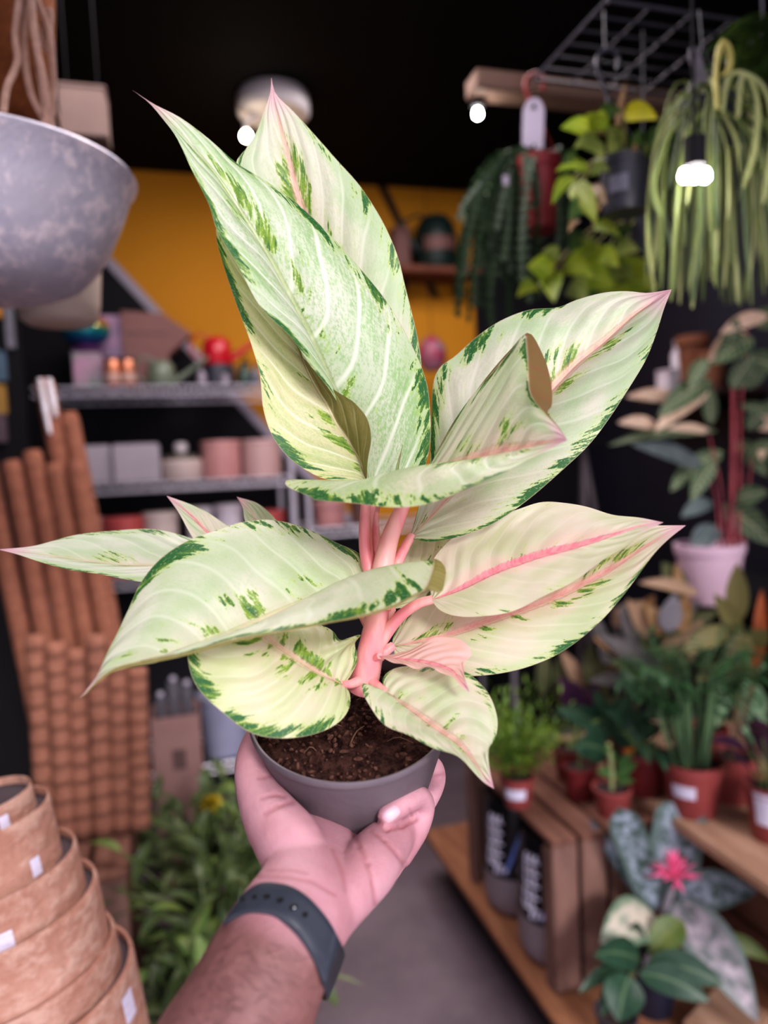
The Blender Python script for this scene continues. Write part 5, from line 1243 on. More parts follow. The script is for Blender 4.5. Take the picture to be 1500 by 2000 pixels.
# --- mid-height jungle of calatheas behind (z = UZ / plinth)
CAL = leafmat('cream_striped_leaf', (.055, .10, .055), (.085, .13, .07), vein=(.30, .30, .20), under=(.40, .26, .18), stripes=((.42, .34, .24), 9), scale=26)
GRYL = leafmat('grey_violet_leaf', (.115, .105, .11), (.155, .14, .15), vein=(.22, .20, .19), scale=20); OCH = leafmat('ochre_leaf', (.36, .20, .09), (.46, .30, .17), scale=24)
OLV = leafmat('olive_leaf', (.085, .095, .045), (.13, .13, .07), vein=(.2, .2, .1), scale=20); PLM = leafmat('plum_leaf', (.085, .02, .075), (.06, .018, .06))
LILG = leafmat('pale_lilac_leaf', (.36, .34, .40), (.30, .29, .34), scale=12)
t, l = nursery('calathea', 1225, 1512, UZ, .060, .10, 'cream and green striped calathea below the tips of the broad pale leaves', DRED)
dd = depth(l) + .02; groups = {'striped_leaves': (MB(), CAL), 'grey_leaves': (MB(), GRYL), 'ochre_leaves': (MB(), OCH), 'olive_leaves': (MB(), OLV), 'lilac_leaf': (MB(), LILG)}
def gl(k, b, e, w, d_=0): leaf_px(groups[k][0], b, e, w, dd + d_, dd + d_ - .04, .06, tilt=.3)
for k, b, e, w, d_ in (('olive_leaves', (1335, 1165), (1293, 1098), 46, 0), ('ochre_leaves', (1330, 1170), (1320, 1100), 20, -.01), ('striped_leaves', (1365, 1160), (1248, 1138), 26, -.02), ('lilac_leaf', (1305, 1235), (1318, 1160), 44, -.02), ('ochre_leaves', (1290, 1240), (1262, 1180), 26, 0), ('grey_leaves', (1250, 1260), (1212, 1180), 44, .02), ('striped_leaves', (1265, 1245), (1225, 1170), 30, .01),
                       ('grey_leaves', (1300, 1330), (1170, 1240), 44, 0), ('ochre_leaves', (1215, 1275), (1160, 1246), 30, 0), ('olive_leaves', (1310, 1350), (1190, 1290), 40, .01), ('olive_leaves', (1290, 1330), (1250, 1240), 36, .03), ('olive_leaves', (1320, 1330), (1330, 1230), 40, .03), ('striped_leaves', (1330, 1300), (1370, 1210), 40, .04), ('grey_leaves', (1270, 1340), (1150, 1330), 34, .02), ('olive_leaves', (1160, 1360), (1150, 1255), 36, .06), ('striped_leaves', (1140, 1350), (1095, 1270), 30, .08), ('olive_leaves', (1250, 1380), (1180, 1370), 30, .03), ('striped_leaves', (1290, 1280), (1345, 1240), 30, 0)):
    gl(k, b, e, w, d_)
rc = random.Random(77)
for q in range(26):
    bx, by = rc.uniform(1180, 1330), rc.uniform(1200, 1360); an = rc.uniform(-2.6, -.5); ll = rc.uniform(50, 95)
    gl(rc.choice(['ochre_leaves', 'striped_leaves', 'olive_leaves', 'grey_leaves', 'striped_leaves']), (bx, by), (bx + ll * math.cos(an), by + ll * math.sin(an)), rc.uniform(18, 36), rc.uniform(0, .10))
sm = MB()
for e in ((1335, 1165), (1305, 1235), (1250, 1260), (1300, 1330), (1310, 1350), (1320, 1330), (1160, 1360), (1140, 1350), (1250, 1380)): sm.tube(crom([l + Vector((0, 0, .09)), at((e[0] + 1240) / 2, (e[1] + 1440) / 2, dd), at(*e, dd)], 8), .002, 5)
for k, (m, mt) in groups.items(): m.build(k, mt, t)
sm.build('stems', mat('purple_stem', (.14, .06, .07)), t)
t, l = nursery('plum_leaf_pot', 1120, 1530, CZ + .0, .045, .09, 'plum and olive leaved plant at the back of the crate', DRED); l2 = l
mb, sm = MB(), MB(); dd = depth(l) + .06
for b, e, w in (((1135, 1400), (1118, 1330), 44), ((1150, 1400), (1160, 1320), 40), ((1120, 1390), (1095, 1320), 30)): leaf_px(mb, b, e, w, dd, dd, .05)
ol = MB()
for b, e, w in (((1100, 1380), (1090, 1280), 34), ((1170, 1390), (1180, 1270), 36), ((1060, 1360), (1065, 1265), 30)): leaf_px(ol, b, e, w, dd + .05, dd + .02, .05)
for e in ((1135, 1400), (1150, 1400), (1120, 1390), (1100, 1380), (1170, 1390), (1060, 1360)): sm.tube([l + Vector((0, 0, .08)), at(*e, dd + .02)], .002, 5)
mb.build('foliage', PLM, t); ol.build('olive_leaves', OLV, t); sm.build('stems', G_STEM, t)

# --- stromanthe in the white pot (z = TZ)
loc = at_z(1416, 1182, TZ); loc.z = TZ; k_ = mpp(loc)
t = thing('white_pot_plant', loc, 'tall striped plant with red stems and cream-pink leaf undersides in a white-pink pot', 'potted plant')
pot_parts(t, loc + Vector((0, .06, 0)), 66 * k_, 118 * k_, mat('pink_white_plastic', (.66, .47, .58), (.60, .42, .54), rough=.4, scale=5), taper=.74)
lp = loc + Vector((0, .06, 118 * k_ * .85)); dd = depth(lp)
CRM = leafmat('cream_pink_leaf', (1.0, .76, .60), (.84, .60, .45), vein=(1.0, .82, .70), scale=60, trans=.35); STG = leafmat('stromanthe_green', (.045, .085, .05), (.10, .15, .085), vein=(.36, .40, .25), stripes=((.20, .24, .14), 8), scale=24); BLG = leafmat('blue_grey_leaf', (.085, .11, .12), (.13, .16, .17), vein=(.2, .24, .22))
A_ = (-.05, .02)
for nm, m, L_ in (('cream_leaf', CRM, (((1384, 760), (1280, 842), 38), ((1330, 782), (1222, 775), 27), ((1285, 832), (1206, 826), 25), ((1456, 648), (1383, 706), 38), ((1500, 616), (1406, 652), 30), ((1472, 822), (1520, 838), 32), ((1500, 900), (1480, 880), 20), ((1390, 845), (1300, 838), 18))),
                 ('green_leaf', STG, (((1390, 742), (1285, 815), 46), ((1400, 842), (1189, 870), 26), ((1470, 660), (1392, 712), 50), ((1480, 640), (1520, 600), 50), ((1446, 792), (1520, 812), 24), ((1410, 985), (1510, 1064), 58), ((1440, 975), (1500, 960), 40), ((1410, 880), (1330, 940), 40), ((1430, 760), (1475, 690), 40), ((1370, 900), (1310, 960), 34), ((1470, 900), (1520, 860), 46), ((1390, 830), (1380, 740), 30), ((1460, 700), (1520, 720), 46), ((1450, 760), (1510, 690), 44), ((1420, 700), (1440, 620), 36), ((1440, 860), (1500, 930), 40), ((1395, 900), (1350, 980), 36), ((1460, 840), (1520, 780), 40), ((1380, 700), (1345, 760), 34))),
                 ('blue_grey_leaf', BLG, (((1376, 914), (1234, 868), 34), ((1400, 1025), (1352, 1082), 46), ((1390, 980), (1330, 1010), 34), ((1450, 1030), (1500, 1040), 30)))):
    for i, (b, e, w) in enumerate(L_):
        o = A_[i % 2]; leaf_px(MB(), b, e, w, dd + o, dd + o - .05, .06, tilt=.2).build(nm, m, t) if True else None
RST = mat('red_pink_stem', (.42, .085, .10), (.33, .06, .085), rough=.45)
for a, b, w in (((1425, 1055), (1432, 720), .0075), ((1440, 1060), (1445, 800), .005), ((1415, 1050), (1385, 850), .0035), ((1450, 1060), (1470, 870), .0035), ((1405, 1050), (1380, 910), .003), ((1435, 900), (1460, 650), .004)):
    MB().tube(crom([Vector((at(*a, dd).x, at(*a, dd).y, lp.z - .01)), at((a[0] * .6 + b[0] * .4) + 4, (a[1] + b[1]) / 2, dd), at(*b, dd - .02)], 12), [w * (1 - .3 * i / 12) for i in range(13)], 8).build('stem', RST, t)
# pots and goods behind, on a wall shelf at the right wall
w0_, w1_ = at_x(1285, 775, 1.86), at_x(1415, 790, 1.86)
ws = thing('wall_shelf', (1.9, (w0_.y + w1_.y) / 2, w0_.z), 'dark shelf on the right wall holding small white and terracotta pots', 'shelf'); sy0, sy1 = min(w0_.y, w1_.y) - .05, max(w0_.y, w1_.y) + .04
MB().rbox((1.895, (sy0 + sy1) / 2, w0_.z - .012), (.2, sy1 - sy0, .024), .003).build('board', mat('dark_shelf_wood', (.05, .022, .02), rough=.6), ws)
MB().rbox((1.97, (sy0 + sy1) / 2, w0_.z - .05), (.05, .03, .05), .003).build('bracket', BLK, ws)
def wl(px, off=0):
    p = at_x(px, 780, 1.86); return Vector((1.86 + off, p.y, w0_.z + .0005))
km = mpp(wl(1310)) 
simple('white_carton', wl(1304), 'white carton on the dark shelf, right of the wide pale leaf', 'box', [('carton', B((.05, .075, .085), (0, 0, .0425)), PWHITE), ('lid', B((.053, .078, .012), (0, 0, .091)), PWHITE)])
p = wl(1294, .07); simple('white_bottle', p, 'tall white bottle standing behind the white carton', 'bottle', [('bottle', L([(0, 0), (.022, 0), (.022, .16), (.010, .185), (.010, .2), (0, .2)], 20), PWHITE), ('cap', L([(.012, .19), (.012, .215), (0, .216)], 16), PGREY)])
p = wl(1318, .075); simple('green_tin', p, 'teal green tin behind the white carton', 'tin', [('tin', L([(0, 0), (.03, 0), (.03, .15), (0, .15)], 24), mat('teal_tin', (.035, .13, .09), rough=.35)), ('lid', L([(.031, .15), (.031, .165), (0, .166)], 24), mat('teal_lid', (.02, .08, .06), rough=.35))])
TER = mat('terracotta', (.17, .062, .030), (.13, .045, .022), rough=.8, scale=14)
for px, r, h, lb in ((1355, .055, .20, 'tall terracotta pot on the dark wall shelf'), (1392, .045, .13, 'small terracotta pot at the right end of the dark wall shelf')):
    simple('terracotta_pot', wl(px), lb, 'pot', [('pot', L(hollow(r, h, .007, .75)), TER), ('rim_band', L([(r * .95, h - .035), (r + .006, h - .033), (r + .006, h), (r, h + .002)]), TER)])
# grey metal trestle leg in front of the dark wall
sl = at(1140, 1000, 2.55); st = thing('metal_trestle', (sl.x, sl.y, 0), 'grey metal trestle standing before the blue-black wall', 'trestle')
ap = at(1139, 870, 2.6)
for dx_, dy_ in ((.0, -.02), (.22, -.06), (.06, .20)): MB().tube([ap, Vector((ap.x + dx_, ap.y + dy_, 0))], .010, 8).build('leg', mat('trestle_grey', (.16, .135, .15), rough=.4, metal=.3), st)
MB().rbox(ap + Vector((.02, .03, .012)), (.18, .16, .02), .004).build('top_plate', BLK, st)
bp = ap + Vector((.02, .03, .0225))

# --- silver vase plant in front
loc = at_z(1290, 1985, PZ); loc.z = PZ; loc += Vector((.0, .03, 0))
t = thing('silver_vase_plant', loc, 'silver-banded bromeliad with a spiky pink flower, in front of the pale board', 'potted plant')
pot_parts(t, loc, .060, .105, mat('navy_pot', (.020, .022, .045), rough=.4)); dd = depth(loc) - .0
SILV = leafmat('silver_banded_leaf', (.040, .075, .06), (.34, .40, .49), scale=44, rough=.5, edge=(.10, .15, .14), trans=.08)
SILP = leafmat('silver_pink_leaf', (.13, .15, .155), (.46, .40, .46), scale=30, rough=.55, edge=(.16, .21, .20), trans=.08)
SILY = leafmat('silver_yellow_leaf', (.22, .27, .21), (.56, .50, .42), scale=26, rough=.5, edge=(.13, .2, .13), trans=.1)
for b, e, w, m, d1, d2, ar in (((1285, 1775), (1208, 1578), 64, SILV, 0, -.02, .02), ((1302, 1750), (1338, 1566), 96, SILV, .03, .05, .02), ((1275, 1780), (1150, 1600), 34, SILV, .04, .07, .03), ((1318, 1765), (1478, 1742), 72, SILV, 0, -.02, .12),
                               ((1318, 1760), (1480, 1995), 92, SILP, -.02, -.16, .10), ((1280, 1790), (1172, 1842), 84, SILY, -.02, -.10, .10)):
    leaf_px(MB(), b, e, w, dd + d1, dd + d2, ar, 16, tipw=(1 if e[1] < 1700 and e[0] > 1160 else 0), wp=.62 if m is SILP else .8).build('leaf', m, t)
for b, e, w, d1 in (((1385, 1830), (1510, 1880), 34, 0), ((1335, 1800), (1268, 1868), 58, -.06)):
    leaf_px(MB(), b, e, w, dd + d1, dd + d1 - .03, .1, 12).build('leaf', leafmat('olive_green_leaf', (.075, .13, .03), (.13, .17, .035), vein=(.16, .2, .06), scale=18), t)
MB().tube(crom([loc + Vector((0, 0, .09)), at(1296, 1830, dd), at(1302, 1765, dd - .02), at(1318, 1722, dd - .04)], 12), [.020, .020, .019, .018, .017, .016, .014, .012, .010, .009, .009, .008, .006], 12).build('stalk', mat('silver_stalk', (.30, .28, .32), (.22, .21, .24)), t)
PKB = leafmat('pink_bract', (.95, .25, .48), (.90, .18, .38), trans=.2); rng = random.Random(2); mb = MB(); c = at(1316, 1718, dd - .04)
for k in range(46):
    a = rng.uniform(0, 2 * PI); e = rng.uniform(-.25, 1.45); d = Vector((math.cos(a) * math.cos(e), math.sin(a) * math.cos(e), math.sin(e))); mb.leaf(c + Vector((0, 0, .008)) + d * .004, d, rng.uniform(.036, .060), .011, .1, n=5, fold=.4)
for k in range(5): mb.leaf(c - Vector((0, 0, .03)), Vector((rng.uniform(-.4, .4), rng.uniform(-.4, .1), 1)), .05, .012, 0, n=5)
mb.build('flower', PKB, t)
# --- dark leaved plant below it
loc = at_z(1205, 2035, PZ); loc.z = PZ
t = thing('dark_leaf_plant', loc, 'dark green broad-leaved plant under the bromeliad, at the bottom right', 'potted plant'); pot_parts(t, loc, .045, .07, DGREY); dd = depth(loc)
for b, e, w, d1 in (((1252, 1878), (1160, 1866), 58, -.02), ((1262, 1885), (1414, 1922), 58, -.04), ((1248, 1900), (1386, 1956), 56, -.06), ((1228, 1905), (1208, 1996), 76, -.07), ((1220, 1900), (1175, 1985), 40, -.03), ((1240, 1860), (1245, 1800), 40, .05), ((1215, 1890), (1130, 1940), 26, .0)):
    leaf_px(MB(), b, e, w, dd + d1, dd + d1 - .05, .10, 12).build('leaf', G_DARK, t)
MB().tube(crom([loc + Vector((0, 0, .05)), at(1222, 1960, dd - .02), at(1240, 1880, dd - .02)], 8), .006, 8).build('stem', mat('pale_stem', (.3, .32, .16)), t)
# --- wooden offcut at the very bottom right
o = MB().rbox(at_z(1420, 1998, PZ + .02), (.16, .12, .035), .006, .4).build('wood_offcut', W_PALE, None); tag(o, 'pale wood offcut lying at the bottom right corner', 'wood block')

# ------------------------------------------------------------------ left floor plants
FOL = leafmat('meadow_green', (.045, .075, .028), (.085, .12, .04), vein=(.17, .20, .09), scale=14); YGR = leafmat('yellow_green', (.16, .22, .05), (.12, .20, .06), vein=(.26, .3, .12)); YEL = leafmat('yellow_petal', (.50, .38, .03), (.42, .32, .02)); PLE = leafmat('pale_strap', (.20, .24, .12), (.15, .19, .09))
rng = random.Random(21)
for px, py, d, lb, H in ((385, 1760, 2.15, 'tall bushy green plant on the floor beside the wooden crate', .42), (450, 1800, 1.85, 'green plant on the floor with a yellow flower, beside the wrist', .52), (415, 1980, 1.55, 'low leafy plant in the foreground beside the forearm', .44)):
    c = at(px, py, d); c.z = 0; t = thing('floor_plant', c, lb, 'potted plant', 'floor plants'); pot_parts(t, c, .085, .16, DRED)
    mb, sm, lt, ps = MB(), MB(), MB(), MB(); b = c + Vector((0, 0, .15))
    for k in range(46):
        a = rng.uniform(0, 2 * PI); e = rng.uniform(.6, 1.45); d_ = Vector((math.cos(a) * math.cos(e), math.sin(a) * math.cos(e), math.sin(e))); s = rng.uniform(.3, 1) * H * .85
        pts = crom([b, b + d_ * s * .55 + Vector((0, 0, s * .1)), b + d_ * s + Vector((0, 0, s * .06))], 6); sm.tube(pts, .0022, 4)
        for j in range(3):
            dd_ = (d_ + Vector((rng.uniform(-1, 1), rng.uniform(-1, 1), rng.uniform(-.5, .4)))).normalized(); (lt if rng.random() < .16 else mb).leaf(pts[6 - j], dd_, rng.uniform(.06, .13), rng.uniform(.025, .045), 1.0, n=6)  # random share of leaves takes the lighter yellow-green
    for k in range(7):
        a = rng.uniform(0, 2 * PI); ps.leaf(b, Vector((math.cos(a) * .35, math.sin(a) * .35, 1)), rng.uniform(.45, .6) * H / .5, .028, rng.uniform(1.6, 2.4), n=14, wp=.9)
    mb.build('foliage', FOL, t); lt.build('yellow_green_leaves', YGR, t); ps.build('strap_leaves', PLE, t); sm.build('stems', G_STEM, t)
    if 'yellow' in lb:
        fc = at(412, 1572, depth(c) - .04); fm = MB()
        for k in range(26): a = k * 2.4; e = 1.3 - k * .06; fm.leaf(fc, Vector((math.cos(a) * math.cos(e), math.sin(a) * math.cos(e), math.sin(e))), .034, .02, .3, n=4, fold=.4)
        fm.build('yellow_flower', YEL, t); MB().tube(crom([b, (b + fc) / 2 + Vector((.02, 0, .02)), fc], 8), .003, 5).build('flower_stem', G_STEM, t)
# ------------------------------------------------------------------ hanging plants, upper right
LIME = leafmat('lime_leaf', (.30, .36, .035), (.20, .29, .03), vein=(.36, .42, .10), scale=14, trans=.35); YLW = leafmat('yellow_leaf', (.52, .47, .02), (.42, .40, .03), vein=(.4, .4, .05), trans=.3); DKL = leafmat('pothos_dark', (.035, .075, .025), (.06, .11, .03), vein=(.12, .17, .05)); OLG = leafmat('olive_lime', (.16, .21, .05), (.22, .26, .07), vein=(.28, .32, .12), trans=.3); TAN = leafmat('dry_leaf', (.33, .22, .12), (.26, .15, .08))
FISH = leafmat('fishbone_green', (.014, .034, .013), (.026, .052, .020), vein=(.04, .07, .03), scale=18, trans=.1, rough=.6)
def hook(t, px0, py0, d, m, r=.0035, s=1.0):
    """hook over the grid wire with a shank going down"""
    pts = [(px0 + 18 * s, py0 + 26 * s), (px0 + 20 * s, py0 + 8 * s), (px0 + 8 * s, py0 - 4 * s), (px0 - 8 * s, py0 + 2 * s), (px0 - 13 * s, py0 + 18 * s), (px0 - 6 * s, py0 + 40 * s), (px0 + 2 * s, py0 + 62 * s)]
    MB().tube(crom([at(x, y, d) for x, y in pts], 24), r, 8).build('hook', m, t)
def swing_tag(t, px0, py0, px1, py1, d, m, w, name='price_tag'):
    """long plastic loop-lock tag with a pointed slotted top"""
    a, b = at(px0, py0, d), at(px1, py1, d); ax_ = (b - a); W = w * d / F / 2
    vs = []; fs = []
    prof = [(-.3, .0), (-.62, .05), (-.95, .20), (-1, .25), (-1, 1), (1, 1), (1, .25), (.95, .20), (.62, .05), (.3, 0)]
    for th in (0, .0012):
        for x, q in prof: vs.append(a + ax_ * q + RT * (x * W) - FW * th)
    n = len(prof); fs = [tuple(range(n - 1, -1, -1)), tuple(range(n, 2 * n))] + [(i, (i + 1) % n, n + (i + 1) % n, n + i) for i in range(n)]
    o = MB().add(vs, fs).build(name, m, t, smooth=False)
    s = a + ax_ * .22; MB().add([s - RT * W * .28 - FW * .002, s + RT * W * .28 - FW * .002, s - ax_ * .14 - FW * .002], [(0, 1, 2)]).build('slot', BLK, o, smooth=False)
    return o
TAGW = mat('lilac_white_plastic', (.62, .56, .68), (.54, .48, .60), rough=.4)
# --- fishbone cactus in red pot
pd_ = 1.66; pc = at(1052, 452, pd_); t = thing('hanging_fishbone_cactus', pc, 'dark green zigzag-leaved cactus trailing from a red pot on a red hook', 'hanging plant')
kk = pd_ / F; pot_parts(t, pc, 46 * kk, 135 * kk, mat('red_hanging_pot', (.27, .03, .035), (.22, .025, .03), rough=.35), taper=.78)
HR = mat('red_hook', (.24, .022, .022), rough=.35); hook(t, 1040, 148, pd_, HR, .0048, 1.1)
for x in (1012, 1092, 1050): MB().tube([at(1043, 205, pd_), at(x, 318, pd_ + (.03 if x == 1050 else 0))], .0022, 6).build('hanger_wire', HR, t)
swing_tag(t, 1043, 192, 1040, 291, pd_ - .02, TAGW, 42)
mb = MB(); rng = random.Random(8); tp = pc + Vector((0, 0, 130 * kk))
def fishbone(path, w):
    pts = crom(path, max(8, 2 * int(sum((q - p).length for p, q in zip(path, path[1:])) / .021)))
    vs, fs, uv = [], [], []; n = len(pts) - 1; sd0 = (Matrix.Rotation(rng.uniform(-.7, .7), 3, 'Z') @ RT)
    for i, p in enumerate(pts):
        tg = (pts[min(n, i + 1)] - pts[max(0, i - 1)]).normalized(); sd = (sd0 - tg * sd0.dot(tg)).normalized()
        ww = w * (1 if i % 2 else .25) * (1 if i < n else .2); vs += [p - sd * ww - tg * .003 * (i % 2), p, p + sd * ww - tg * .003 * (i % 2)]; uv += [(0, i / n), (.5, i / n), (1, i / n)]
        if i < n: k = i * 3; fs += [(k, k + 1, k + 4, k + 3), (k + 1, k + 2, k + 5, k + 4)]
    mb.add(vs, fs, uv)
for k in range(66):
    x0 = 1050 + rng.uniform(-44, 44); xe = rng.uniform(895, 1010) if k % 5 < 3 else rng.choice([rng.uniform(1085, 1120), rng.uniform(1000, 1030), rng.uniform(1040, 1062)])
    do = rng.uniform(-.05, .10); do = do if abs(xe - 1052) > 38 else (-.07 if k % 3 == 0 else .09); ye = rng.uniform(420, 655) if xe < 1000 else rng.uniform(380, 600)
    top = rng.uniform(285, 318); xm = xe + (x0 - xe) * .25
    fishbone([at(x0, 322, pd_ + do * .3), at((x0 + xm) / 2, top, pd_ + do * .7), at(xm, top + 45, pd_ + do), at(xe, (top + ye) / 2 + 30, pd_ + do), at(xe + rng.uniform(-14, 8), ye, pd_ + do)], rng.uniform(.009, .013))
mb.build('foliage', FISH, t)
MB().rbox(at(988, 352, pd_ - .06), (.014, .003, .022), .001).build('plant_tag', TAGW, t)
# --- pothos in the charcoal pot
pd_ = 1.36; pc = at(1222, 418, pd_); kk = pd_ / F
t = thing('hanging_pothos', pc, 'yellow-green pothos in a charcoal pot hanging from a black hook', 'hanging plant')
pot_parts(t, pc, 48 * kk, 104 * kk, DGREY, taper=.86)
hook(t, 1182, 102, pd_, DGREY, .004, 1.3)
for a, b in (((1186, 180), (1190, 318)), ((1186, 180), (1262, 318)), ((1180, 20), (1182, 104))): MB().tube([at(*a, pd_), at(*b, pd_)], .0022, 6).build('hanger_wire', DGREY, t)
sticker(t, pc, lambda z: 47.5 * kk, 30 * kk, 62 * kk, face_cam(pc) - .25, .38, mat('grey_label', (.17, .165, .22), rough=.3), 'sticker', .001)  # plain lighter grey patch on the pot front
for m, nm, LL in ((YLW, 'yellow_leaf', (((1218, 222), (1285, 232), 36),)), (TAN, 'dry_leaf', (((1206, 250), (1222, 160), 14), ((1236, 320), (1242, 278), 16), ((1155, 365), (1185, 400), 22), ((1180, 390), (1165, 420), 18), ((1130, 430), (1110, 455), 16))),
                  (LIME, 'lime_leaf', (((1160, 262), (1095, 250), 34), ((1165, 255), (1178, 215), 44), ((1140, 250), (1185, 235), 34), ((1120, 345), (1078, 400), 26), ((1150, 330), (1085, 335), 22), ((1118, 360), (1165, 435), 42), ((1160, 440), (1212, 462), 24))),
                  (OLG, 'olive_leaf', (((1185, 270), (1225, 265), 30), ((1180, 300), (1140, 290), 26), ((1175, 310), (1165, 345), 22), ((1170, 280), (1120, 290), 30), ((1200, 300), (1195, 250), 26), ((1255, 318), (1268, 285), 16), ((1190, 330), (1150, 345), 20))),
                  (DKL, 'dark_leaf', (((1262, 285), (1332, 268), 50), ((1275, 300), (1320, 300), 34), ((1240, 300), (1250, 250), 30), ((1150, 400), (1110, 430), 40), ((1170, 230), (1215, 215), 30), ((1130, 310), (1100, 320), 26)))):
    for b, e, w in LL: leaf_px(MB(), b, e, w, pd_ - .03, pd_ - .08, .12, 10, wp=.6, tilt=.15).build(nm, m, t)
mb = MB()
for e in ((1218, 222), (1206, 250), (1160, 262), (1165, 255), (1185, 270), (1262, 285), (1120, 345), (1150, 330), (1118, 360)): mb.tube(crom([at(1222, 322, pd_), at((1222 + e[0]) / 2, (300 + e[1]) / 2 - 14, pd_ - .02), at(*e, pd_ - .03)], 8), .0022, 5)
mb.tube(crom([at(1175, 320, pd_ - .04), at(1140, 350, pd_ - .05), at(1160, 440, pd_ - .05)], 8), .0022, 5); mb.build('vines', mat('pothos_vine', (.20, .22, .06), (.24, .17, .07)), t)
# --- lower lime pothos
pd_ = 1.62; pc = at(1258, 500, pd_); kk = pd_ / F
t = thing('hanging_lime_pothos', pc, 'lime green pothos spreading lower, from a dark pot behind the charcoal pot', 'hanging plant')
pot_parts(t, pc, 46 * kk, 92 * kk, DGREY, taper=.86)
for x in (1214, 1302): MB().tube([at(x, 410, pd_), at(1256, 330, pd_), at(1256, 60, pd_)], .002, 6).build('hanger_wire', DGREY, t)
for m, nm, LL in ((LIME, 'lime_leaf', (((1080, 540), (1030, 520), 52), ((1075, 535), (1082, 590), 46), ((1130, 520), (1180, 480), 52), ((1140, 545), (1200, 560), 56), ((1210, 540), (1268, 510), 44), ((1215, 560), (1285, 560), 56), ((1100, 520), (1160, 540), 40), ((1160, 580), (1240, 585), 50), ((1050, 560), (1010, 580), 30), ((1170, 500), (1210, 520), 40))),
                  (OLG, 'olive_leaf', (((1130, 500), (1165, 465), 40), ((1110, 560), (1150, 590), 44), ((1180, 530), (1240, 540), 44), ((1200, 490), (1250, 490), 34), ((1090, 510), (1060, 490), 30))),
                  (DKL, 'dark_leaf', (((1150, 470), (1110, 490), 40), ((1200, 470), (1235, 440), 34), ((1185, 590), (1130, 610), 40)))):
    for b, e, w in LL: leaf_px(MB(), b, e, w, pd_ - .06, pd_ - .12, .14, 10, wp=.6, tilt=.2).build(nm, m, t)
mb = MB()
for e in ((1080, 540), (1130, 520), (1210, 540), (1160, 580), (1050, 560), (1200, 490)): mb.tube(crom([at(1250, 410, pd_), at((1250 + e[0]) / 2, 450, pd_ - .06), at(*e, pd_ - .06)], 10), .0022, 5)
mb.build('vines', mat('pothos_vine', (.20, .22, .06)), t)
# --- rhipsalis
pd_ = 1.27; pc = at(1385, 300, pd_); kk = pd_ / F
t = thing('hanging_mistletoe_cactus', pc, 'stringy cactus with long pale green strands hanging down at the right', 'hanging plant')
pot_parts(t, pc, 50 * kk, 95 * kk, DGREY, taper=.8)
for x in (1338, 1432): MB().tube([at(x, 208, pd_), at(1372, 90, pd_), at(1366, 20, pd_)], .002, 6).build('hanger_wire', DGREY, t)
swing_tag(t, 1352, 92, 1376, 182, pd_ - .03, mat('grey_tag', (.22, .20, .24), rough=.4), 26)
RH = [mat('strand_light', (.36, .38, .16), (.27, .30, .12), rough=.5), mat('strand_mid', (.19, .23, .07), (.12, .16, .05), rough=.5), mat('strand_dark', (.07, .10, .03), (.045, .07, .022), rough=.5), mat('strand_yellow', (.50, .44, .14), (.40, .37, .11), rough=.5)]
rng = random.Random(14); sets = [MB(), MB(), MB(), MB()]
for k in range(84):
    x0 = 1385 + rng.uniform(-46, 46); xe = 1385 + rng.gauss(0, 70) + (25 if rng.random() < .4 else 0); ye = rng.choice([rng.uniform(330, 480), rng.uniform(430, 600), rng.uniform(500, 640)])
    xe = min(1525, max(1268, xe)); do = rng.uniform(-.10, .10); top = rng.uniform(120, 215)
    pts = crom([at(x0, 214, pd_ + do * .3), at(x0 * .6 + xe * .4, top + 20, pd_ + do * .7), at(xe * .85 + x0 * .15, top + 85, pd_ + do), at(xe + rng.uniform(-6, 6), (top + ye) / 2 + 50, pd_ + do), at(xe + rng.uniform(-16, 16), ye, pd_ + do)], 22)
    r = rng.uniform(.0016, .0040); sets[0 if k % 4 == 0 else 1 if k % 4 < 3 else 2].tube(pts, [r] * 18 + [r * 1.25] * 3 + [r, r * .5], 6)
for P_ in ([(1400, 214), (1398, 150), (1402, 110), (1412, 82), (1424, 100), (1424, 132), (1408, 150)], [(1440, 230), (1450, 150), (1468, 160), (1480, 210), (1472, 300), (1450, 370)], [(1410, 220), (1420, 160), (1440, 140), (1490, 170), (1510, 260), (1490, 400)]):
    sets[3 if P_[0][0] == 1400 else 0].tube(crom([at(x, y, pd_ - .08) for x, y in P_], 24), [.004] * 12 + [.0055] * 10 + [.0045, .003, .001], 8)
for b, m, nm in zip(sets, RH, ('light_strands', 'mid_strands', 'dark_strands', 'yellow_strand')): o = b.build(nm, m, t); o['kind'] = 'stuff'
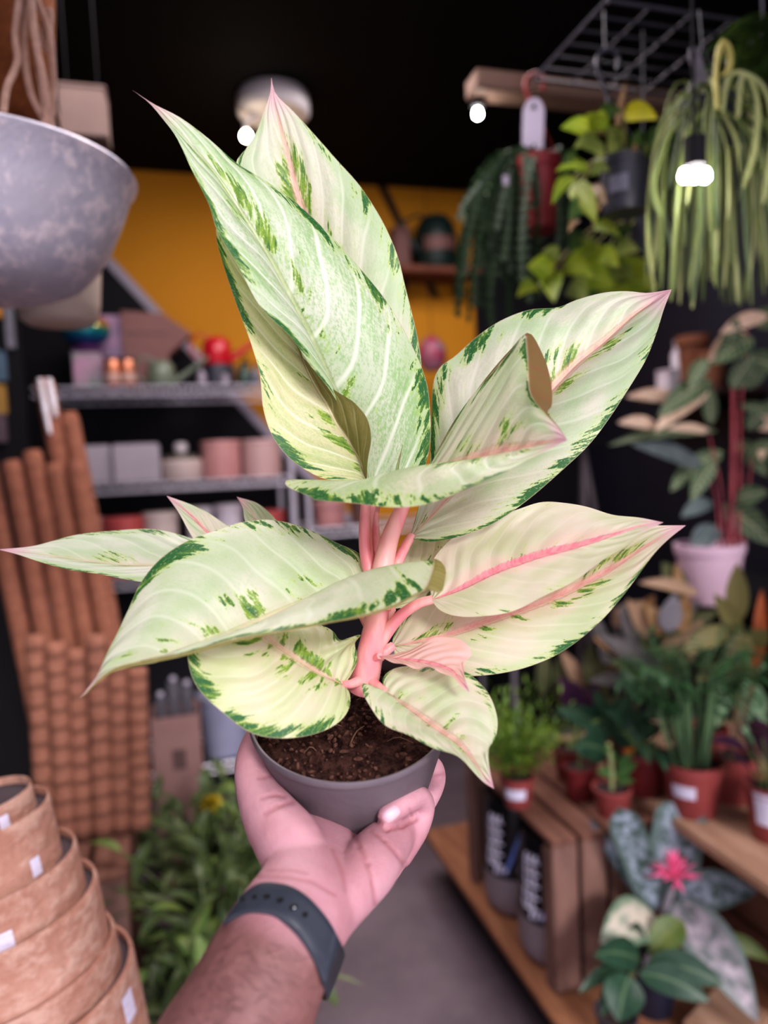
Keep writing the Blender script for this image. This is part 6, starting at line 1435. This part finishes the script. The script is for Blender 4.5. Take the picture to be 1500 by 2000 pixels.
# --- fern at the far right edge
pd_ = 1.45; pc = at(1560, 250, pd_); kk = pd_ / F
t = thing('hanging_fern', pc, 'dark green ferny plant hanging at the upper right edge', 'hanging plant'); pot_parts(t, pc, 60 * kk, 90 * kk, DGREY, taper=.8)
MB().tube([pc + Vector((0, 0, 90 * kk)), Vector((pc.x, pc.y, ZC))], .002, 6).build('hanger_wire', DGREY, t)
mb = MB(); rng = random.Random(31); FRN = leafmat('ferny_green', (.040, .085, .020), (.085, .14, .030), scale=24)
for k in range(70):
    a = rng.uniform(0, 2 * PI); d = Vector((math.cos(a), math.sin(a), rng.uniform(.1, 1.6))).normalized(); p = pc + Vector((0, 0, .09)); dr = rng.uniform(.12, .26)
    for j in range(15):
        p = p + d * .016; d = (d + Vector((0, 0, -dr * (.4 + j / 14)))).normalized(); sd = d.cross(Vector((0, 0, 1))); sd = sd.normalized() if sd.length > .05 else RT
        for s in (-1, 1): mb.leaf(p, (sd * s + d * .5).normalized(), .030, .011, .5, n=3)
mb.build('foliage', FRN, t)
# ------------------------------------------------------------------ light
w = bpy.data.worlds.new('daylight'); sc.world = w; w.use_nodes = True
nt = w.node_tree; nt.nodes.clear()
bg = nt.nodes.new('ShaderNodeBackground'); wo = nt.nodes.new('ShaderNodeOutputWorld')
tcw = nt.nodes.new('ShaderNodeTexCoord'); sx = nt.nodes.new('ShaderNodeSeparateXYZ'); nt.links.new(tcw.outputs['Generated'], sx.inputs[0])
rmp = nt.nodes.new('ShaderNodeValToRGB'); nt.links.new(sx.outputs[2], rmp.inputs[0])
rmp.color_ramp.elements[0].position = 0; rmp.color_ramp.elements[0].color = (.52, .48, .56, 1)
rmp.color_ramp.elements[1].position = .35; rmp.color_ramp.elements[1].color = (1.0, .92, 1.05, 1)
nt.links.new(rmp.outputs[0], bg.inputs[0]); bg.inputs[1].default_value = WORLD
nt.links.new(bg.outputs[0], wo.inputs[0])
sun = bpy.data.lights.new('daylight_sun', 'SUN'); sun.energy = SUN; sun.angle = math.radians(14); sun.color = (1, .97, .94)
so = bpy.data.objects.new('daylight_sun', sun); C.objects.link(so)
so.rotation_euler = Vector((-.12, .84, -.44)).to_track_quat('-Z', 'Y').to_euler()
sc.view_settings.view_transform = 'Standard'; sc.view_settings.look = LOOK; sc.view_settings.exposure = EXPO

for x, y, e in ((.1, 1.55, 1.0), (1.0, 2.1, .8)):        # added unseen fill lights under the ceiling, brightening the back shelves
    al = bpy.data.lights.new('fill_light', 'AREA'); al.energy = FILL * e; al.size = .8; al.color = (1, .91, .93)
    ao = bpy.data.objects.new('fill_light', al); C.objects.link(ao); ao.location = (x, y, ZC - .02)
